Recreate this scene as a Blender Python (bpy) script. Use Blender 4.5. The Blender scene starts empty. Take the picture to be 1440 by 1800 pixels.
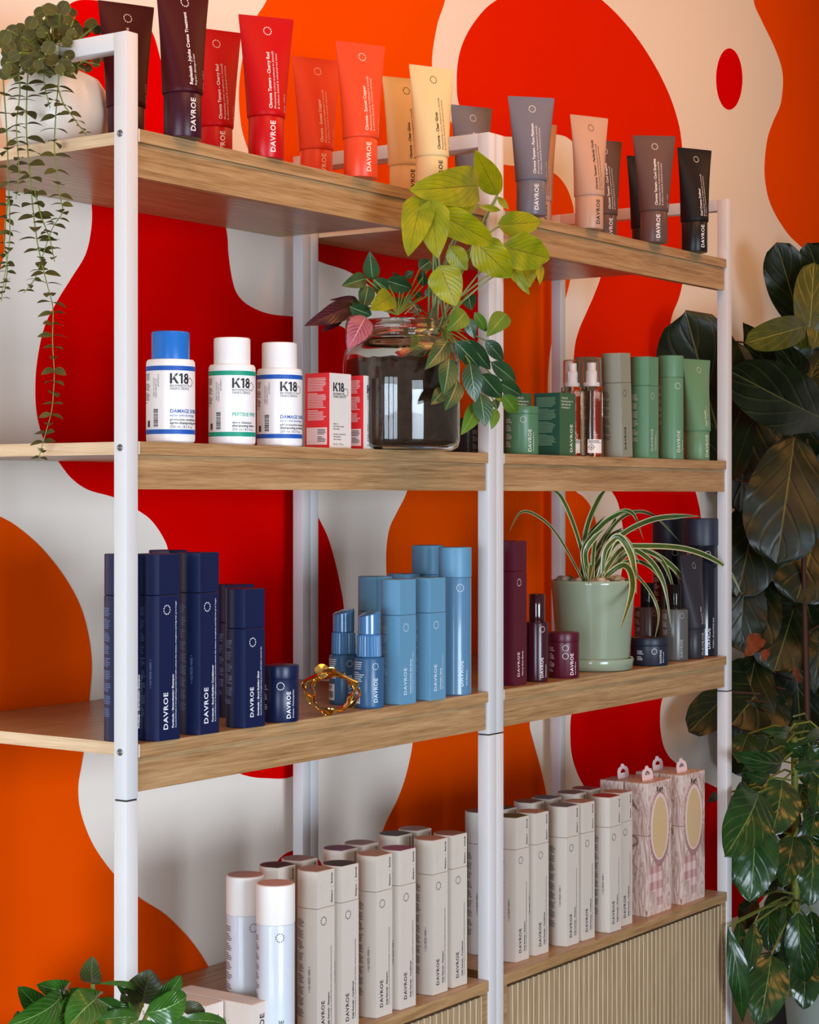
import bpy, bmesh, math, random
from mathutils import Vector, Matrix
random.seed(7)
PI = math.pi
SC = bpy.context.scene
COL = SC.collection

# ------------------------------------------------------------------ camera
F_PX = 3458.0; HORIZ = 873.0; EYE = 1.6
TH = math.radians(35.1)
FWD = Vector((math.cos(TH), math.sin(TH), 0)); RGT = Vector((math.sin(TH), -math.cos(TH), 0))
CAM = Vector((0, 0, EYE)) - FWD * 2.88 + RGT * 0.3973
cd = bpy.data.cameras.new('camera'); cam = bpy.data.objects.new('camera', cd); COL.objects.link(cam)
cd.sensor_fit = 'HORIZONTAL'; cd.sensor_width = 36; cd.lens = F_PX / 1440 * 36
cd.shift_y = (HORIZ - 900) / 1440; cd.clip_start = 0.05
cam.location = CAM
cam.rotation_euler = (PI / 2, 0, TH - PI / 2)
SC.camera = cam
SC.view_settings.view_transform = 'Standard'; SC.view_settings.look = 'None'
SC.view_settings.gamma = 1.0; SC.view_settings.exposure = -0.12; SC.view_settings.use_curve_mapping = False

# ------------------------------------------------------------------ world + lights
w = bpy.data.worlds.new('world'); SC.world = w; w.use_nodes = True
w.node_tree.nodes['Background'].inputs[0].default_value = (0.9, 0.82, 0.74, 1)
w.node_tree.nodes['Background'].inputs[1].default_value = 0.26
def area(name, loc, target, sx, sy, power, col, spread=180):
    d = bpy.data.lights.new(name, 'AREA'); d.shape = 'RECTANGLE'; d.size = sx; d.size_y = sy
    d.energy = power; d.color = col; d.spread = math.radians(spread)
    o = bpy.data.objects.new(name, d); COL.objects.link(o); o.location = loc
    o.rotation_euler = (Vector(target) - Vector(loc)).to_track_quat('-Z', 'Y').to_euler()
    return o
# daylight through a tall shop window to the left, three panes
for i, yy in enumerate((-2.3, -1.4, -.5)):
    area('window_light', (-4.6, yy, 1.2), (0.6, yy + 1.4, 1.0), 0.72, 1.8, 31, (0.70, 0.84, 1.0), 130)
# daylight from the shop front behind the camera
area('shopfront_light', (-1.4, -5.0, 1.15), (0.5, 0.4, 0.8), 2.2, 1.6, 48, (0.72, 0.85, 1.0), 75)
# warm ceiling lamps washing the wall
for x in (-0.3, 1.2, 2.7):
    area('ceiling_lamp', (x, -0.75, 3.1), (x, 0.35, 2.0), 0.8, 0.8, 11.5, (1.0, 0.42, 0.10))

# ------------------------------------------------------------------ pixel helpers (turn a sight line into a point of the place)
def ray(px, py):
    v = FWD + RGT * ((px - 720) / F_PX); v.z = (HORIZ - py) / F_PX
    return v
def at_d(px, py, d): return CAM + ray(px, py) * d
def at_Y(px, py, Y):
    r = ray(px, py); return CAM + r * ((Y - CAM.y) / r.y)
def at_X(px, py, X):
    r = ray(px, py); return CAM + r * ((X - CAM.x) / r.x)
def depth(p): return (p - CAM).dot(FWD)
def on_z(px, py, z, r=0.0):      # centre of a thing of radius r whose front foot shows at px,py on the level z
    d = (z - EYE) * F_PX / (HORIZ - py)
    return at_d(px, HORIZ, d + r), d
SA, SB, SD, SCB = EYE + .539, EYE + .081, EYE - .363, EYE - .899   # shelf levels

# ------------------------------------------------------------------ materials
def lin(c):
    return tuple(((v / 255) / 12.92 if v / 255 <= .04045 else ((v / 255 + .055) / 1.055) ** 2.4) for v in c) + (1,)
MATS = {}
def mat(name, col, rough=.5, metal=0, var=.04, scale=30, coat=0, spec=.5, trans=0, ior=1.45, bump=0, sss=0):
    if name in MATS: return MATS[name]
    m = bpy.data.materials.new(name); m.use_nodes = True; nt = m.node_tree; b = nt.nodes['Principled BSDF']
    c = lin(col)
    tc = nt.nodes.new('ShaderNodeTexCoord'); n = nt.nodes.new('ShaderNodeTexNoise'); n.inputs['Scale'].default_value = scale
    n.inputs['Detail'].default_value = 4
    nt.links.new(tc.outputs['Object'], n.inputs['Vector'])
    mx = nt.nodes.new('ShaderNodeMix'); mx.data_type = 'RGBA'
    mx.inputs[6].default_value = tuple(v * (1 - var) for v in c[:3]) + (1,)
    mx.inputs[7].default_value = tuple(min(1, v * (1 + var)) for v in c[:3]) + (1,)
    nt.links.new(n.outputs['Fac'], mx.inputs[0]); nt.links.new(mx.outputs[2], b.inputs['Base Color'])
    b.inputs['Roughness'].default_value = rough; b.inputs['Metallic'].default_value = metal
    b.inputs['Coat Weight'].default_value = coat; b.inputs['Coat Roughness'].default_value = .08
    b.inputs['Specular IOR Level'].default_value = spec
    b.inputs['Transmission Weight'].default_value = trans; b.inputs['IOR'].default_value = ior
    if bump:
        bp = nt.nodes.new('ShaderNodeBump'); bp.inputs['Strength'].default_value = bump; bp.inputs['Distance'].default_value = .002
        nt.links.new(n.outputs['Fac'], bp.inputs['Height']); nt.links.new(bp.outputs[0], b.inputs['Normal'])
    MATS[name] = m
    return m
def wood(name, c1, c2, c3, sc, rough=.42):
    m = bpy.data.materials.new(name); m.use_nodes = True; nt = m.node_tree; b = nt.nodes['Principled BSDF']; L = nt.links.new
    g = nt.nodes.new('ShaderNodeNewGeometry'); mp = nt.nodes.new('ShaderNodeMapping'); mp.inputs['Scale'].default_value = sc
    L(g.outputs['Position'], mp.inputs['Vector'])
    big = nt.nodes.new('ShaderNodeTexNoise'); big.inputs['Scale'].default_value = .35; big.inputs['Detail'].default_value = 2
    L(mp.outputs[0], big.inputs['Vector'])
    wv = nt.nodes.new('ShaderNodeTexNoise'); wv.inputs['Scale'].default_value = 1.0; wv.inputs['Detail'].default_value = 6
    wv.inputs['Roughness'].default_value = .62; wv.inputs['Distortion'].default_value = .6
    L(mp.outputs[0], wv.inputs['Vector'])
    fine = nt.nodes.new('ShaderNodeTexNoise'); fine.inputs['Scale'].default_value = 4.5; fine.inputs['Detail'].default_value = 3
    L(mp.outputs[0], fine.inputs['Vector'])
    r = nt.nodes.new('ShaderNodeValToRGB'); r.color_ramp.elements[0].position = .33; r.color_ramp.elements[0].color = lin(c1)
    r.color_ramp.elements[1].position = .68; r.color_ramp.elements[1].color = lin(c3)
    e = r.color_ramp.elements.new(.5); e.color = lin(c2)
    ad = nt.nodes.new('ShaderNodeMath'); ad.operation = 'MULTIPLY_ADD'; ad.inputs[1].default_value = .35
    L(fine.outputs['Fac'], ad.inputs[0]); 
    ml = nt.nodes.new('ShaderNodeMath'); ml.operation = 'MULTIPLY'; ml.inputs[1].default_value = .65
    L(wv.outputs['Fac'], ml.inputs[0]); L(ml.outputs[0], ad.inputs[2]); L(ad.outputs[0], r.inputs[0])
    L(r.outputs[0], b.inputs['Base Color']); b.inputs['Roughness'].default_value = rough
    bp = nt.nodes.new('ShaderNodeBump'); bp.inputs['Strength'].default_value = .12; bp.inputs['Distance'].default_value = .001
    L(ad.outputs[0], bp.inputs['Height']); L(bp.outputs[0], b.inputs['Normal'])
    return m
OAK = wood('oak_laminate', (132, 94, 54), (174, 134, 90), (200, 164, 118), (4.0, 90, 120), rough=.32)
OAK_SIDE = wood('oak_edge_band', (196, 160, 120), (222, 188, 148), (236, 206, 170), (90, 4.0, 120))
OAK_V = wood('oak_fluted', (146, 118, 84), (174, 146, 112), (192, 168, 134), (110, 110, 4))
GROOVE_LIT = wood('lit_groove', (206, 180, 142), (220, 196, 158), (232, 210, 174), (110, 110, 4))  # light caught on the groove sides, painted as paler oak
def leafmat(name, c1, c2, vein, K=9, slope=.35, rough=.3, vw=.06, mid=.03, edge=None, coat=.0, quilt=.5, trans=0.0):
    m = bpy.data.materials.new(name); m.use_nodes = True; nt = m.node_tree; b = nt.nodes['Principled BSDF']; L = nt.links.new
    def M(op, a, bb=None, c=None):
        n = nt.nodes.new('ShaderNodeMath'); n.operation = op
        for i, v in enumerate((a, bb, c)):
            if v is None: continue
            if isinstance(v, (int, float)): n.inputs[i].default_value = v
            else: L(v, n.inputs[i])
        return n.outputs[0]
    uv = nt.nodes.new('ShaderNodeUVMap'); sp = nt.nodes.new('ShaderNodeSeparateXYZ'); L(uv.outputs[0], sp.inputs[0])
    s, t = sp.outputs[0], sp.outputs[1]
    at = M('ABSOLUTE', M('MULTIPLY', M('SUBTRACT', t, .5), 2.0))
    midm = M('LESS_THAN', at, mid)
    ph = M('FRACT', M('SUBTRACT', M('MULTIPLY', s, K), M('MULTIPLY', at, slope * K)))
    dist = M('ABSOLUTE', M('SUBTRACT', ph, .5))
    lat = M('MULTIPLY', M('LESS_THAN', dist, vw), M('LESS_THAN', at, .9))
    vm = M('MAXIMUM', midm, M('MULTIPLY', lat, .55))
    g = nt.nodes.new('ShaderNodeNewGeometry'); n = nt.nodes.new('ShaderNodeTexNoise'); n.inputs['Scale'].default_value = 22
    L(g.outputs['Position'], n.inputs['Vector'])
    mx = nt.nodes.new('ShaderNodeMix'); mx.data_type = 'RGBA'; mx.inputs[6].default_value = lin(c1); mx.inputs[7].default_value = lin(c2)
    cr = nt.nodes.new('ShaderNodeMapRange'); cr.inputs[1].default_value = .35; cr.inputs[2].default_value = .65
    L(n.outputs['Fac'], cr.inputs[0]); L(cr.outputs[0], mx.inputs[0])
    m2 = nt.nodes.new('ShaderNodeMix'); m2.data_type = 'RGBA'; m2.inputs[7].default_value = lin(vein)
    L(vm, m2.inputs[0]); L(mx.outputs[2], m2.inputs[6]); out = m2.outputs[2]
    if edge:
        m3 = nt.nodes.new('ShaderNodeMix'); m3.data_type = 'RGBA'; m3.inputs[7].default_value = lin(edge[0])
        L(M('GREATER_THAN', at, edge[1]), m3.inputs[0]); L(out, m3.inputs[6]); out = m3.outputs[2]
    L(out, b.inputs['Base Color']); b.inputs['Roughness'].default_value = rough
    b.inputs['Coat Weight'].default_value = coat; b.inputs['Coat Roughness'].default_value = .12
    if trans:
        tr = nt.nodes.new('ShaderNodeBsdfTranslucent'); L(out, tr.inputs[0]); ms = nt.nodes.new('ShaderNodeMixShader'); ms.inputs[0].default_value = trans
        o = nt.nodes['Material Output']; L(b.outputs[0], ms.inputs[1]); L(tr.outputs[0], ms.inputs[2]); L(ms.outputs[0], o.inputs[0])
    bp = nt.nodes.new('ShaderNodeBump'); bp.inputs['Strength'].default_value = quilt; bp.inputs['Distance'].default_value = .004
    h = M('ADD', M('MULTIPLY', M('MINIMUM', dist, .16), 2.0), M('MULTIPLY', M('MINIMUM', at, .12), 3.0))
    L(M('ADD', h, M('MULTIPLY', n.outputs['Fac'], .6)), bp.inputs['Height']); L(bp.outputs[0], b.inputs['Normal'])
    return m

# ------------------------------------------------------------------ object helpers
def props(o, label=None, cat=None, group=None, kind=None):
    for k, v in (('label', label), ('category', cat), ('group', group), ('kind', kind)):
        if v: o[k] = v
    return o
def empty(name, loc, rz=0, label=None, cat=None, group=None):
    o = bpy.data.objects.new(name, None); COL.objects.link(o); o.location = loc; o.rotation_euler = (0, 0, rz)
    o.empty_display_size = .02
    return props(o, label, cat, group)
class MB:
    def __init__(s): s.v = []; s.f = []; s.uv = []; s.m = []; s.mi = 0
    def add(s, vs, fs, uvs=None):
        o = len(s.v); s.v += [tuple(v) for v in vs]
        for i, f in enumerate(fs):
            s.f.append([k + o for k in f]); s.m.append(s.mi); s.uv.append(uvs[i] if uvs else None)
        return s
    def box(s, x0, x1, y0, y1, z0, z1):
        v = [(x, y, z) for z in (z0, z1) for y in (y0, y1) for x in (x0, x1)]
        return s.add(v, [(0, 2, 3, 1), (4, 5, 7, 6), (0, 1, 5, 4), (1, 3, 7, 5), (3, 2, 6, 7), (2, 0, 4, 6)])
    def loft(s, rings, cap0=True, cap1=True):
        n = len(rings[0]); vs = [p for r in rings for p in r]; fs = []
        for k in range(len(rings) - 1):
            for i in range(n):
                j = (i + 1) % n
                fs.append((k * n + i, k * n + j, (k + 1) * n + j, (k + 1) * n + i))
        if cap0: fs.append(tuple(range(n - 1, -1, -1)))
        if cap1: fs.append(tuple((len(rings) - 1) * n + i for i in range(n)))
        return s.add(vs, fs)
    def lathe(s, prof, seg=40, c=(0, 0), cap0=True, cap1=True):
        return s.loft([[(c[0] + r * math.cos(2 * PI * i / seg), c[1] + r * math.sin(2 * PI * i / seg), z) for i in range(seg)] for r, z in prof], cap0, cap1)
    def tube(s, pts, r, seg=8, closed=False):
        pts = [Vector(p) for p in pts]; n = len(pts); rings = []
        rr = r if isinstance(r, (list, tuple)) else [r] * n
        up = Vector((0, 0, 1)); prev = None
        for i, p in enumerate(pts):
            t = (pts[min(i + 1, n - 1)] - pts[max(i - 1, 0)]) if not closed else (pts[(i + 1) % n] - pts[i - 1])
            t.normalize()
            a = (prev if prev else (up.cross(t) if abs(t.z) < .95 else Vector((1, 0, 0)).cross(t)))
            a = (a - t * a.dot(t)).normalized(); prev = a; b = t.cross(a)
            rings.append([p + (a * math.cos(2 * PI * k / seg) + b * math.sin(2 * PI * k / seg)) * rr[i] for k in range(seg)])
        if closed: rings.append(rings[0])
        return s.loft(rings, not closed, not closed)
    def build(s, name, mats, parent=None, ang=35, bevel=0, label=None, weld=False):
        me = bpy.data.meshes.new(name); me.from_pydata(s.v, [], s.f); me.validate(clean_customdata=False)
        if any(u for u in s.uv):
            ul = me.uv_layers.new(name='UVMap'); k = 0
            for fi, f in enumerate(s.f):
                for j in range(len(f)):
                    if s.uv[fi]: ul.data[k].uv = s.uv[fi][j]
                    k += 1
        for m in (mats if isinstance(mats, (list, tuple)) else [mats]): me.materials.append(m)
        if len(me.polygons) == len(s.m): me.polygons.foreach_set('material_index', s.m)
        if bevel or weld:
            bm = bmesh.new(); bm.from_mesh(me)
            if weld: bmesh.ops.remove_doubles(bm, verts=bm.verts, dist=1e-5)
            if bevel: bmesh.ops.bevel(bm, geom=list(bm.edges), offset=bevel, segments=2, affect='EDGES', profile=.5)
            bm.to_mesh(me); bm.free()
        if ang:
            me.shade_smooth(); me.set_sharp_from_angle(angle=math.radians(ang))
        o = bpy.data.objects.new(name, me); COL.objects.link(o)
        if parent: o.parent = parent
        if label: o['label'] = label
        return o
KIDS = {}
def copy_tree(o, parent=None):
    c = o.copy(); COL.objects.link(c); c.parent = parent
    for ch in list(o.children): copy_tree(ch, c)
    return c
CACHE = {}
def cached(key, fn, loc, rz, label, cat, group):
    if key in CACHE: o = copy_tree(CACHE[key])
    else: o = fn(); CACHE[key] = o
    o.location = loc; o.rotation_euler = (0, 0, rz)
    for k in ('label', 'category', 'group'):
        if k in o: del o[k]
    return props(o, label, cat, group)

# ------------------------------------------------------------------ lettering
_T = {}
def text_geo(s, size, bold=0.0, space=1.0, res=2):
    key = (s, bold, space, res)
    if key not in _T:
        c = bpy.data.curves.new('t', 'FONT'); c.body = s; c.size = 1; c.offset = bold; c.space_character = space; c.resolution_u = res
        o = bpy.data.objects.new('t', c); me = o.to_mesh()
        _T[key] = ([(v.co.x, v.co.y) for v in me.vertices], [tuple(p.vertices) for p in me.polygons])
        o.to_mesh_clear(); bpy.data.objects.remove(o); bpy.data.curves.remove(c)
    v, f = _T[key]
    return [(x * size, y * size) for x, y in v], f
class Print:                      # print laid on a surface map m(u, v)
    def __init__(s, m): s.m = m; s.mb = MB()
    def text(s, t, size, u, v, vert=True, bold=.0, space=1.0, res=2):
        vs, fs = text_geo(t, size, bold, space, res)
        s.mb.add([s.m(u - y, v + x) if vert else s.m(u + x, v + y) for x, y in vs], fs); return s
    def rect(s, u0, u1, v0, v1, n=1):
        vs = []; fs = []
        for i in range(n + 1):
            u = u0 + (u1 - u0) * i / n; vs += [s.m(u, v0), s.m(u, v1)]
        for i in range(n): fs.append((2 * i, 2 * i + 2, 2 * i + 3, 2 * i + 1))
        s.mb.add(vs, fs); return s
    def k18(s, u, v, h):
        P = lambda pts: s.mb.add([s.m(u + x * h, v + y * h) for x, y in pts], [tuple(range(len(pts)))])
        P([(0, 0), (.21, 0), (.21, 1), (0, 1)]); P([(.18, .36), (.34, .36), (.84, 1), (.57, 1)]); P([(.30, .50), (.62, 0), (.89, 0), (.46, .66)])
        P([(1.08, 0), (1.29, 0), (1.29, 1), (1.08, 1)]); P([(.90, .70), (1.08, .80), (1.08, 1), (.90, .88)])
        for cy, ro, ri in ((.285, .30, .115), (.745, .265, .09)):
            for k in range(20):
                a, b = 2 * PI * k / 20, 2 * PI * (k + 1) / 20
                P([(1.70 + q * math.cos(c), cy + q * math.sin(c)) for q, c in ((ri, a), (ro, a), (ro, b), (ri, b))])
        return s
    def ring(s, u, v, r, n=11, l=.5, th=.22):
        for k in range(n):
            a = 2 * PI * k / n; da = PI / n * l * 1.2; r0, r1 = r * (1 - th), r
            s.mb.add([s.m(u + q * math.cos(b), v + q * math.sin(b)) for q, b in ((r0, a - da), (r1, a - da), (r1, a + da), (r0, a + da))], [(0, 1, 2, 3)])
        return s
    def paras(s, u0, u1, v0, v1, pitch=.0026, seed=1, rows=6):
        rd = random.Random(seed); v = v1; k = 0
        while v > v0:
            e = u1 - (u1 - u0) * rd.uniform(0, .22)
            if k % (rows + 1) == rows: e = u0 + (u1 - u0) * rd.uniform(.3, .7); v -= pitch * .9
            s.rect(u0, e, v, v + pitch * .45, 4); v -= pitch; k += 1
        return s
    def bars(s, u0, u1, v0, v1, n=14, seed=3):
        rd = random.Random(seed); v = v0; st = (v1 - v0) / n
        for i in range(n):
            s.rect(u0, u1, v, v + st * rd.choice((.3, .5, .75)), 2); v += st
        return s
    def build(s, m, parent, name='lettering', label=None): return s.mb.build(name, m, parent, ang=0, label=label)
def path_map(path, off=.0004):    # closed path, first point = front centre (-y), going towards +x
    P = [Vector((p[0], p[1])) for p in path]; n = len(P); acc = [0]
    for i in range(n): acc.append(acc[-1] + (P[(i + 1) % n] - P[i]).length)
    tot = acc[-1]
    def m(u, v):
        u %= tot
        for i in range(n):
            if u <= acc[i + 1]: break
        a, b = P[i], P[(i + 1) % n]; k = (u - acc[i]) / max(1e-9, acc[i + 1] - acc[i]); p = a.lerp(b, k); t = (b - a).normalized()
        return (p.x + t.y * off, p.y - t.x * off, v)
    return m
def circ(r, n=48): return [(r * math.sin(2 * PI * i / n), -r * math.cos(2 * PI * i / n)) for i in range(n)]
def dsec(R=.0285, hx=.022, hy=.025):
    # tangent points from the corner to the circle
    a0 = math.atan2(-hy, hx); dd = math.hypot(hx, hy); be = math.acos(min(1, R / dd)); a1 = a0 + be
    arc = [(R * math.cos(a1 + (PI - 2 * a1) * k / 30), R * math.sin(a1 + (PI - 2 * a1) * k / 30)) for k in range(31)]
    return [(0, -hy), (hx * .5, -hy), (hx, -hy)] + arc + [(-hx, -hy), (-hx * .5, -hy)]
def scl(path, k): return [(x * k, y * k) for x, y in path]
def prism(mb, path, z0, z1, bev=.0007, k=1.0):
    e = 1 - bev / .028
    R = lambda q, z: [(x * q * k, y * q * k, z) for x, y in path]
    return mb.loft([R(e, z0), R(1, z0 + bev), R(1, z1 - bev), R(e, z1)])

# ------------------------------------------------------------------ room and mural
WALLY = .50
wallm = mat('cream_wall_paint', (246, 234, 219), .95, var=.02, scale=3, bump=.1, spec=.1)
wb = MB().box(-5.0, 7.0, WALLY, WALLY + .12, 0, 3.3).build('wall_back', wallm, ang=0); wb['kind'] = 'structure'
fl = MB().box(-5.0, 7.0, -6.5, WALLY + .12, -.08, 0).build('floor', mat('dark_timber_floor', (84, 66, 54), .4, var=.12, scale=4), ang=0); fl['kind'] = 'structure'
ce = MB().box(-5.0, 7.0, -6.5, WALLY + .12, 3.3, 3.4).build('ceiling', mat('white_ceiling', (225, 222, 215), .9), ang=0); ce['kind'] = 'structure'
RED = mat('red_wall_paint', (220, 0, 0), .95, var=.03, scale=5, spec=.02)
ORA = mat('orange_wall_paint', (240, 80, 0), .95, var=.04, scale=5, spec=.02)
VER = mat('vermilion_wall_paint', (226, 36, 0), .95, var=.04, scale=5, spec=.02)
ORA_SHADE = mat('shaded_orange_wall', (196, 10, 4), .95, var=.03, scale=5, spec=.02)  # shade on the orange wall under the shelf, painted as dark red
def smooth(pts, n=6):
    out = []; N = len(pts)
    for i in range(N):
        p0, p1, p2, p3 = (Vector(pts[(i + k - 1) % N]) for k in range(4))
        for j in range(n):
            t = j / n
            out.append(.5 * ((2 * p1) + (p2 - p0) * t + (2 * p0 - 5 * p1 + 4 * p2 - p3) * t * t + (3 * p1 - p0 - 3 * p2 + p3) * t ** 3))
    return out
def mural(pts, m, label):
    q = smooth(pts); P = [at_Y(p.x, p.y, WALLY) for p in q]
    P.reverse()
    yo = .0012 if m is ORA_SHADE else .0008
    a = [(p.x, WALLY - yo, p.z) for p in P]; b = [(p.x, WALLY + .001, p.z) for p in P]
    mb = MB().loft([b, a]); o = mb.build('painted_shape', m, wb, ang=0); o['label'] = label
mural([(128, 4), (170, 1), (215, 12), (262, 48), (282, 105), (300, 180), (330, 250), (375, 320), (397, 402), (401, 445), (406, 482), (414, 512), (430, 532), (455, 546), (480, 553), (509, 556), (553, 562), (610, 580), (655, 640), (650, 720), (600, 800), (556, 850), (548, 872), (556, 902), (575, 942), (588, 985), (598, 1030), (604, 1070), (604, 1130), (595, 1200), (580, 1270), (553, 1340), (510, 1366), (470, 1368), (435, 1364), (405, 1350), (375, 1310), (345, 1240), (320, 1120), (305, 1030), (296, 970), (287, 945), (268, 917), (247, 900), (205, 876), (155, 861), (125, 840), (101, 809), (78, 775), (65, 730), (62, 680), (66, 630), (78, 575), (100, 530), (126, 488), (150, 448), (160, 405), (161, 360), (150, 290), (120, 200), (95, 120), (98, 40)], RED, 'deep red blob')
mural([(469, 0), (452, 28), (436, 68), (425, 110), (420, 165), (424, 220), (436, 262), (460, 320), (500, 395), (553, 454), (616, 478), (665, 520), (700, 590), (724, 700), (728, 800), (716, 862), (698, 900), (686, 925), (680, 956), (679, 997), (684, 1060), (696, 1130), (715, 1210), (726, 1290), (717, 1350), (701, 1400), (673, 1460), (660, 1530), (670, 1640), (720, 1760), (850, 1800), (960, 1740), (990, 1620), (975, 1480), (958, 1385), (946, 1335), (937, 1302), (931, 1268), (945, 1215), (985, 1150), (1025, 1080), (1047, 1000), (1048, 925), (1039, 893), (1026, 874), (1007, 857), (980, 800), (963, 700), (968, 610), (987, 547), (1001, 497), (1009, 440), (1009, 378), (1005, 354), (993, 325), (971, 303), (930, 293), (880, 288), (830, 262), (790, 210), (768, 160), (759, 110), (768, 45), (782, 0), (790, -60), (720, -130), (600, -150), (510, -90)], ORA, 'tall orange shape')
mural([(440, 330), (470, 375), (505, 405), (553, 455), (616, 479), (665, 520), (700, 590), (716, 640), (770, 650), (830, 610), (866, 540), (868, 450), (850, 400), (780, 380), (680, 350), (560, 320)], ORA_SHADE, 'dark red painted for shade on the orange behind the glass jar')
mural([(873, 0), (848, 21), (823, 56), (808, 94), (803, 139), (808, 187), (835, 225), (890, 240), (940, 235), (977, 236), (1003, 246), (1030, 285), (1052, 345), (1063, 420), (1058, 478), (1046, 515), (1033, 545), (1018, 580), (1010, 615), (1008, 680), (1020, 750), (1042, 812), (1065, 834), (1120, 836), (1200, 834), (1208, 815), (1196, 770), (1178, 700), (1172, 620), (1180, 560), (1193, 525), (1201, 490), (1207, 440), (1206, 370), (1198, 250), (1188, 200), (1170, 152), (1142, 100), (1105, 48), (1060, 2), (1010, -30), (930, -35)], VER, 'large vermilion shape')
mural([(1058, 838), (1073, 860), (1085, 880), (1091, 905), (1096, 940), (1094, 1000), (1075, 1070), (1040, 1150), (1015, 1215), (1004, 1260), (1003, 1300), (1006, 1330), (1015, 1359), (1028, 1384), (1060, 1440), (1110, 1520), (1160, 1590), (1230, 1620), (1320, 1600), (1366, 1535), (1366, 1490), (1340, 1435), (1280, 1395), (1220, 1365), (1184, 1338), (1170, 1320), (1163, 1298), (1160, 1265), (1165, 1225), (1190, 1170), (1222, 1100), (1238, 1000), (1232, 912), (1227, 882), (1220, 857), (1210, 839), (1140, 836)], RED, 'deep red shape at the lower right')
mural([(-60, 880), (0, 908), (32, 927), (72, 962), (112, 1012), (141, 1065), (156, 1120), (161, 1170), (157, 1230), (150, 1300), (143, 1345), (137, 1385), (142, 1430), (165, 1488), (205, 1542), (245, 1578), (283, 1602), (312, 1628), (340, 1659), (366, 1700), (390, 1760), (380, 1860), (250, 1950), (0, 1960), (-120, 1800), (-180, 1300), (-140, 950)], ORA, 'orange shape at the lower left')
mural([(4, 280), (9, 330), (10, 390), (5, 450), (-12, 500), (-60, 520), (-110, 400), (-60, 270)], ORA, 'orange edge at the far left')
mural([(1325, 0), (1340, 38), (1363, 86), (1376, 130), (1373, 180), (1360, 212), (1349, 245), (1344, 293), (1347, 330), (1356, 362), (1374, 395), (1398, 424), (1440, 450), (1560, 470), (1660, 300), (1640, 50), (1560, -80), (1400, -90), (1330, -50)], ORA, 'orange shape at the upper right')
mural([(1282 + 23 * math.cos(a * PI / 6), 139 + 54 * math.sin(a * PI / 6)) for a in range(12)], RED, 'small red oval')
mural([(525 + 45 * math.cos(a * PI / 5), 1540 + 46 * math.sin(a * PI / 5)) for a in range(10)], RED, 'small red spot')

# ------------------------------------------------------------------ shelving
WHITE = mat('white_powder_coat', (216, 213, 212), .32, var=.01)
STEEL = mat('brushed_steel_screw', (120, 120, 122), .3, metal=1)
DARKGAP = mat('dark_joint', (40, 42, 46), .6)
BAND = mat('pale_end_band', (236, 222, 205), .5)
T = .025; IW = .948; TOPZ = EYE + .678; SEAM = EYE - .443
BACKY = .44
def post(mb, x, y):
    for z0, z1 in ((0, SEAM - .0012), (SEAM + .0012, TOPZ)):
        mb.box(x, x + T, y, y + T, z0, z1)
def shelving(x0, label):
    r = empty('shelving_unit', (x0, 0, 0), 0, label, 'shelves', 'white framed shelving units')
    for xs, yy in ((-T, 0), (IW, 0), (-T, BACKY), (IW, BACKY)):
        mb = MB(); post(mb, xs, yy); p = mb.build('post', WHITE, r, bevel=.0012, ang=30)
        MB().box(xs + .0015, xs + T - .0015, yy + .0015, yy + T - .0015, SEAM - .003, SEAM + .003).build('joint', DARKGAP, p, ang=0)
    for xs in (-T, IW):
        MB().box(xs, xs + T, T, BACKY, TOPZ - .026, TOPZ).build('top_rail', WHITE, r, bevel=.001, ang=30)
        MB().box(xs + .002, xs + T - .002, T, BACKY, SEAM - .06, SEAM - .04).build('lower_rail', WHITE, r, ang=30) if False else None
    for z in (SA, SB, SD):
        b = MB().box(0.0015, IW - .0015, .001, WALLY - .003, z - .019, z).build('shelf_board', OAK, r, ang=0)
        MB().box(0.0005, 0.0015, .026, BACKY, z - .019, z).build('side_edge', OAK_SIDE, b, ang=0)
        MB().box(0.0012, .0035, .0002, .0012, z - .019, z).build('end_band', BAND, b, ang=0)
        MB().box(0.0015, IW - .005, .005, .021, z - .070, z - .0195).build('front_rail', OAK, r, ang=0)
        for xs, sg in ((-T, -1), (IW + T, 1)):
            for yy in (.0125,):
                mb = MB(); n = 20
                pr = [(.0052, 0), (.0052, .0009), (.0042, .0016), (.0030, .0016), (.0024, .0006), (.0001, .0005)]
                rings = [[(xs + sg * h, yy + q * math.cos(2 * PI * i / n), z - .0095 + q * math.sin(2 * PI * i / n)) for i in range(n)] for q, h in pr]
                mb.loft(rings, False, True).build('screw', STEEL, r)
    return r
shelving(0, 'white metal frame shelving unit with oak shelves nearer the camera on the left')
X2 = IW + 2 * T + .001
shelving(X2, 'white metal frame shelving unit with oak shelves on the right beside the big plants')
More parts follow.
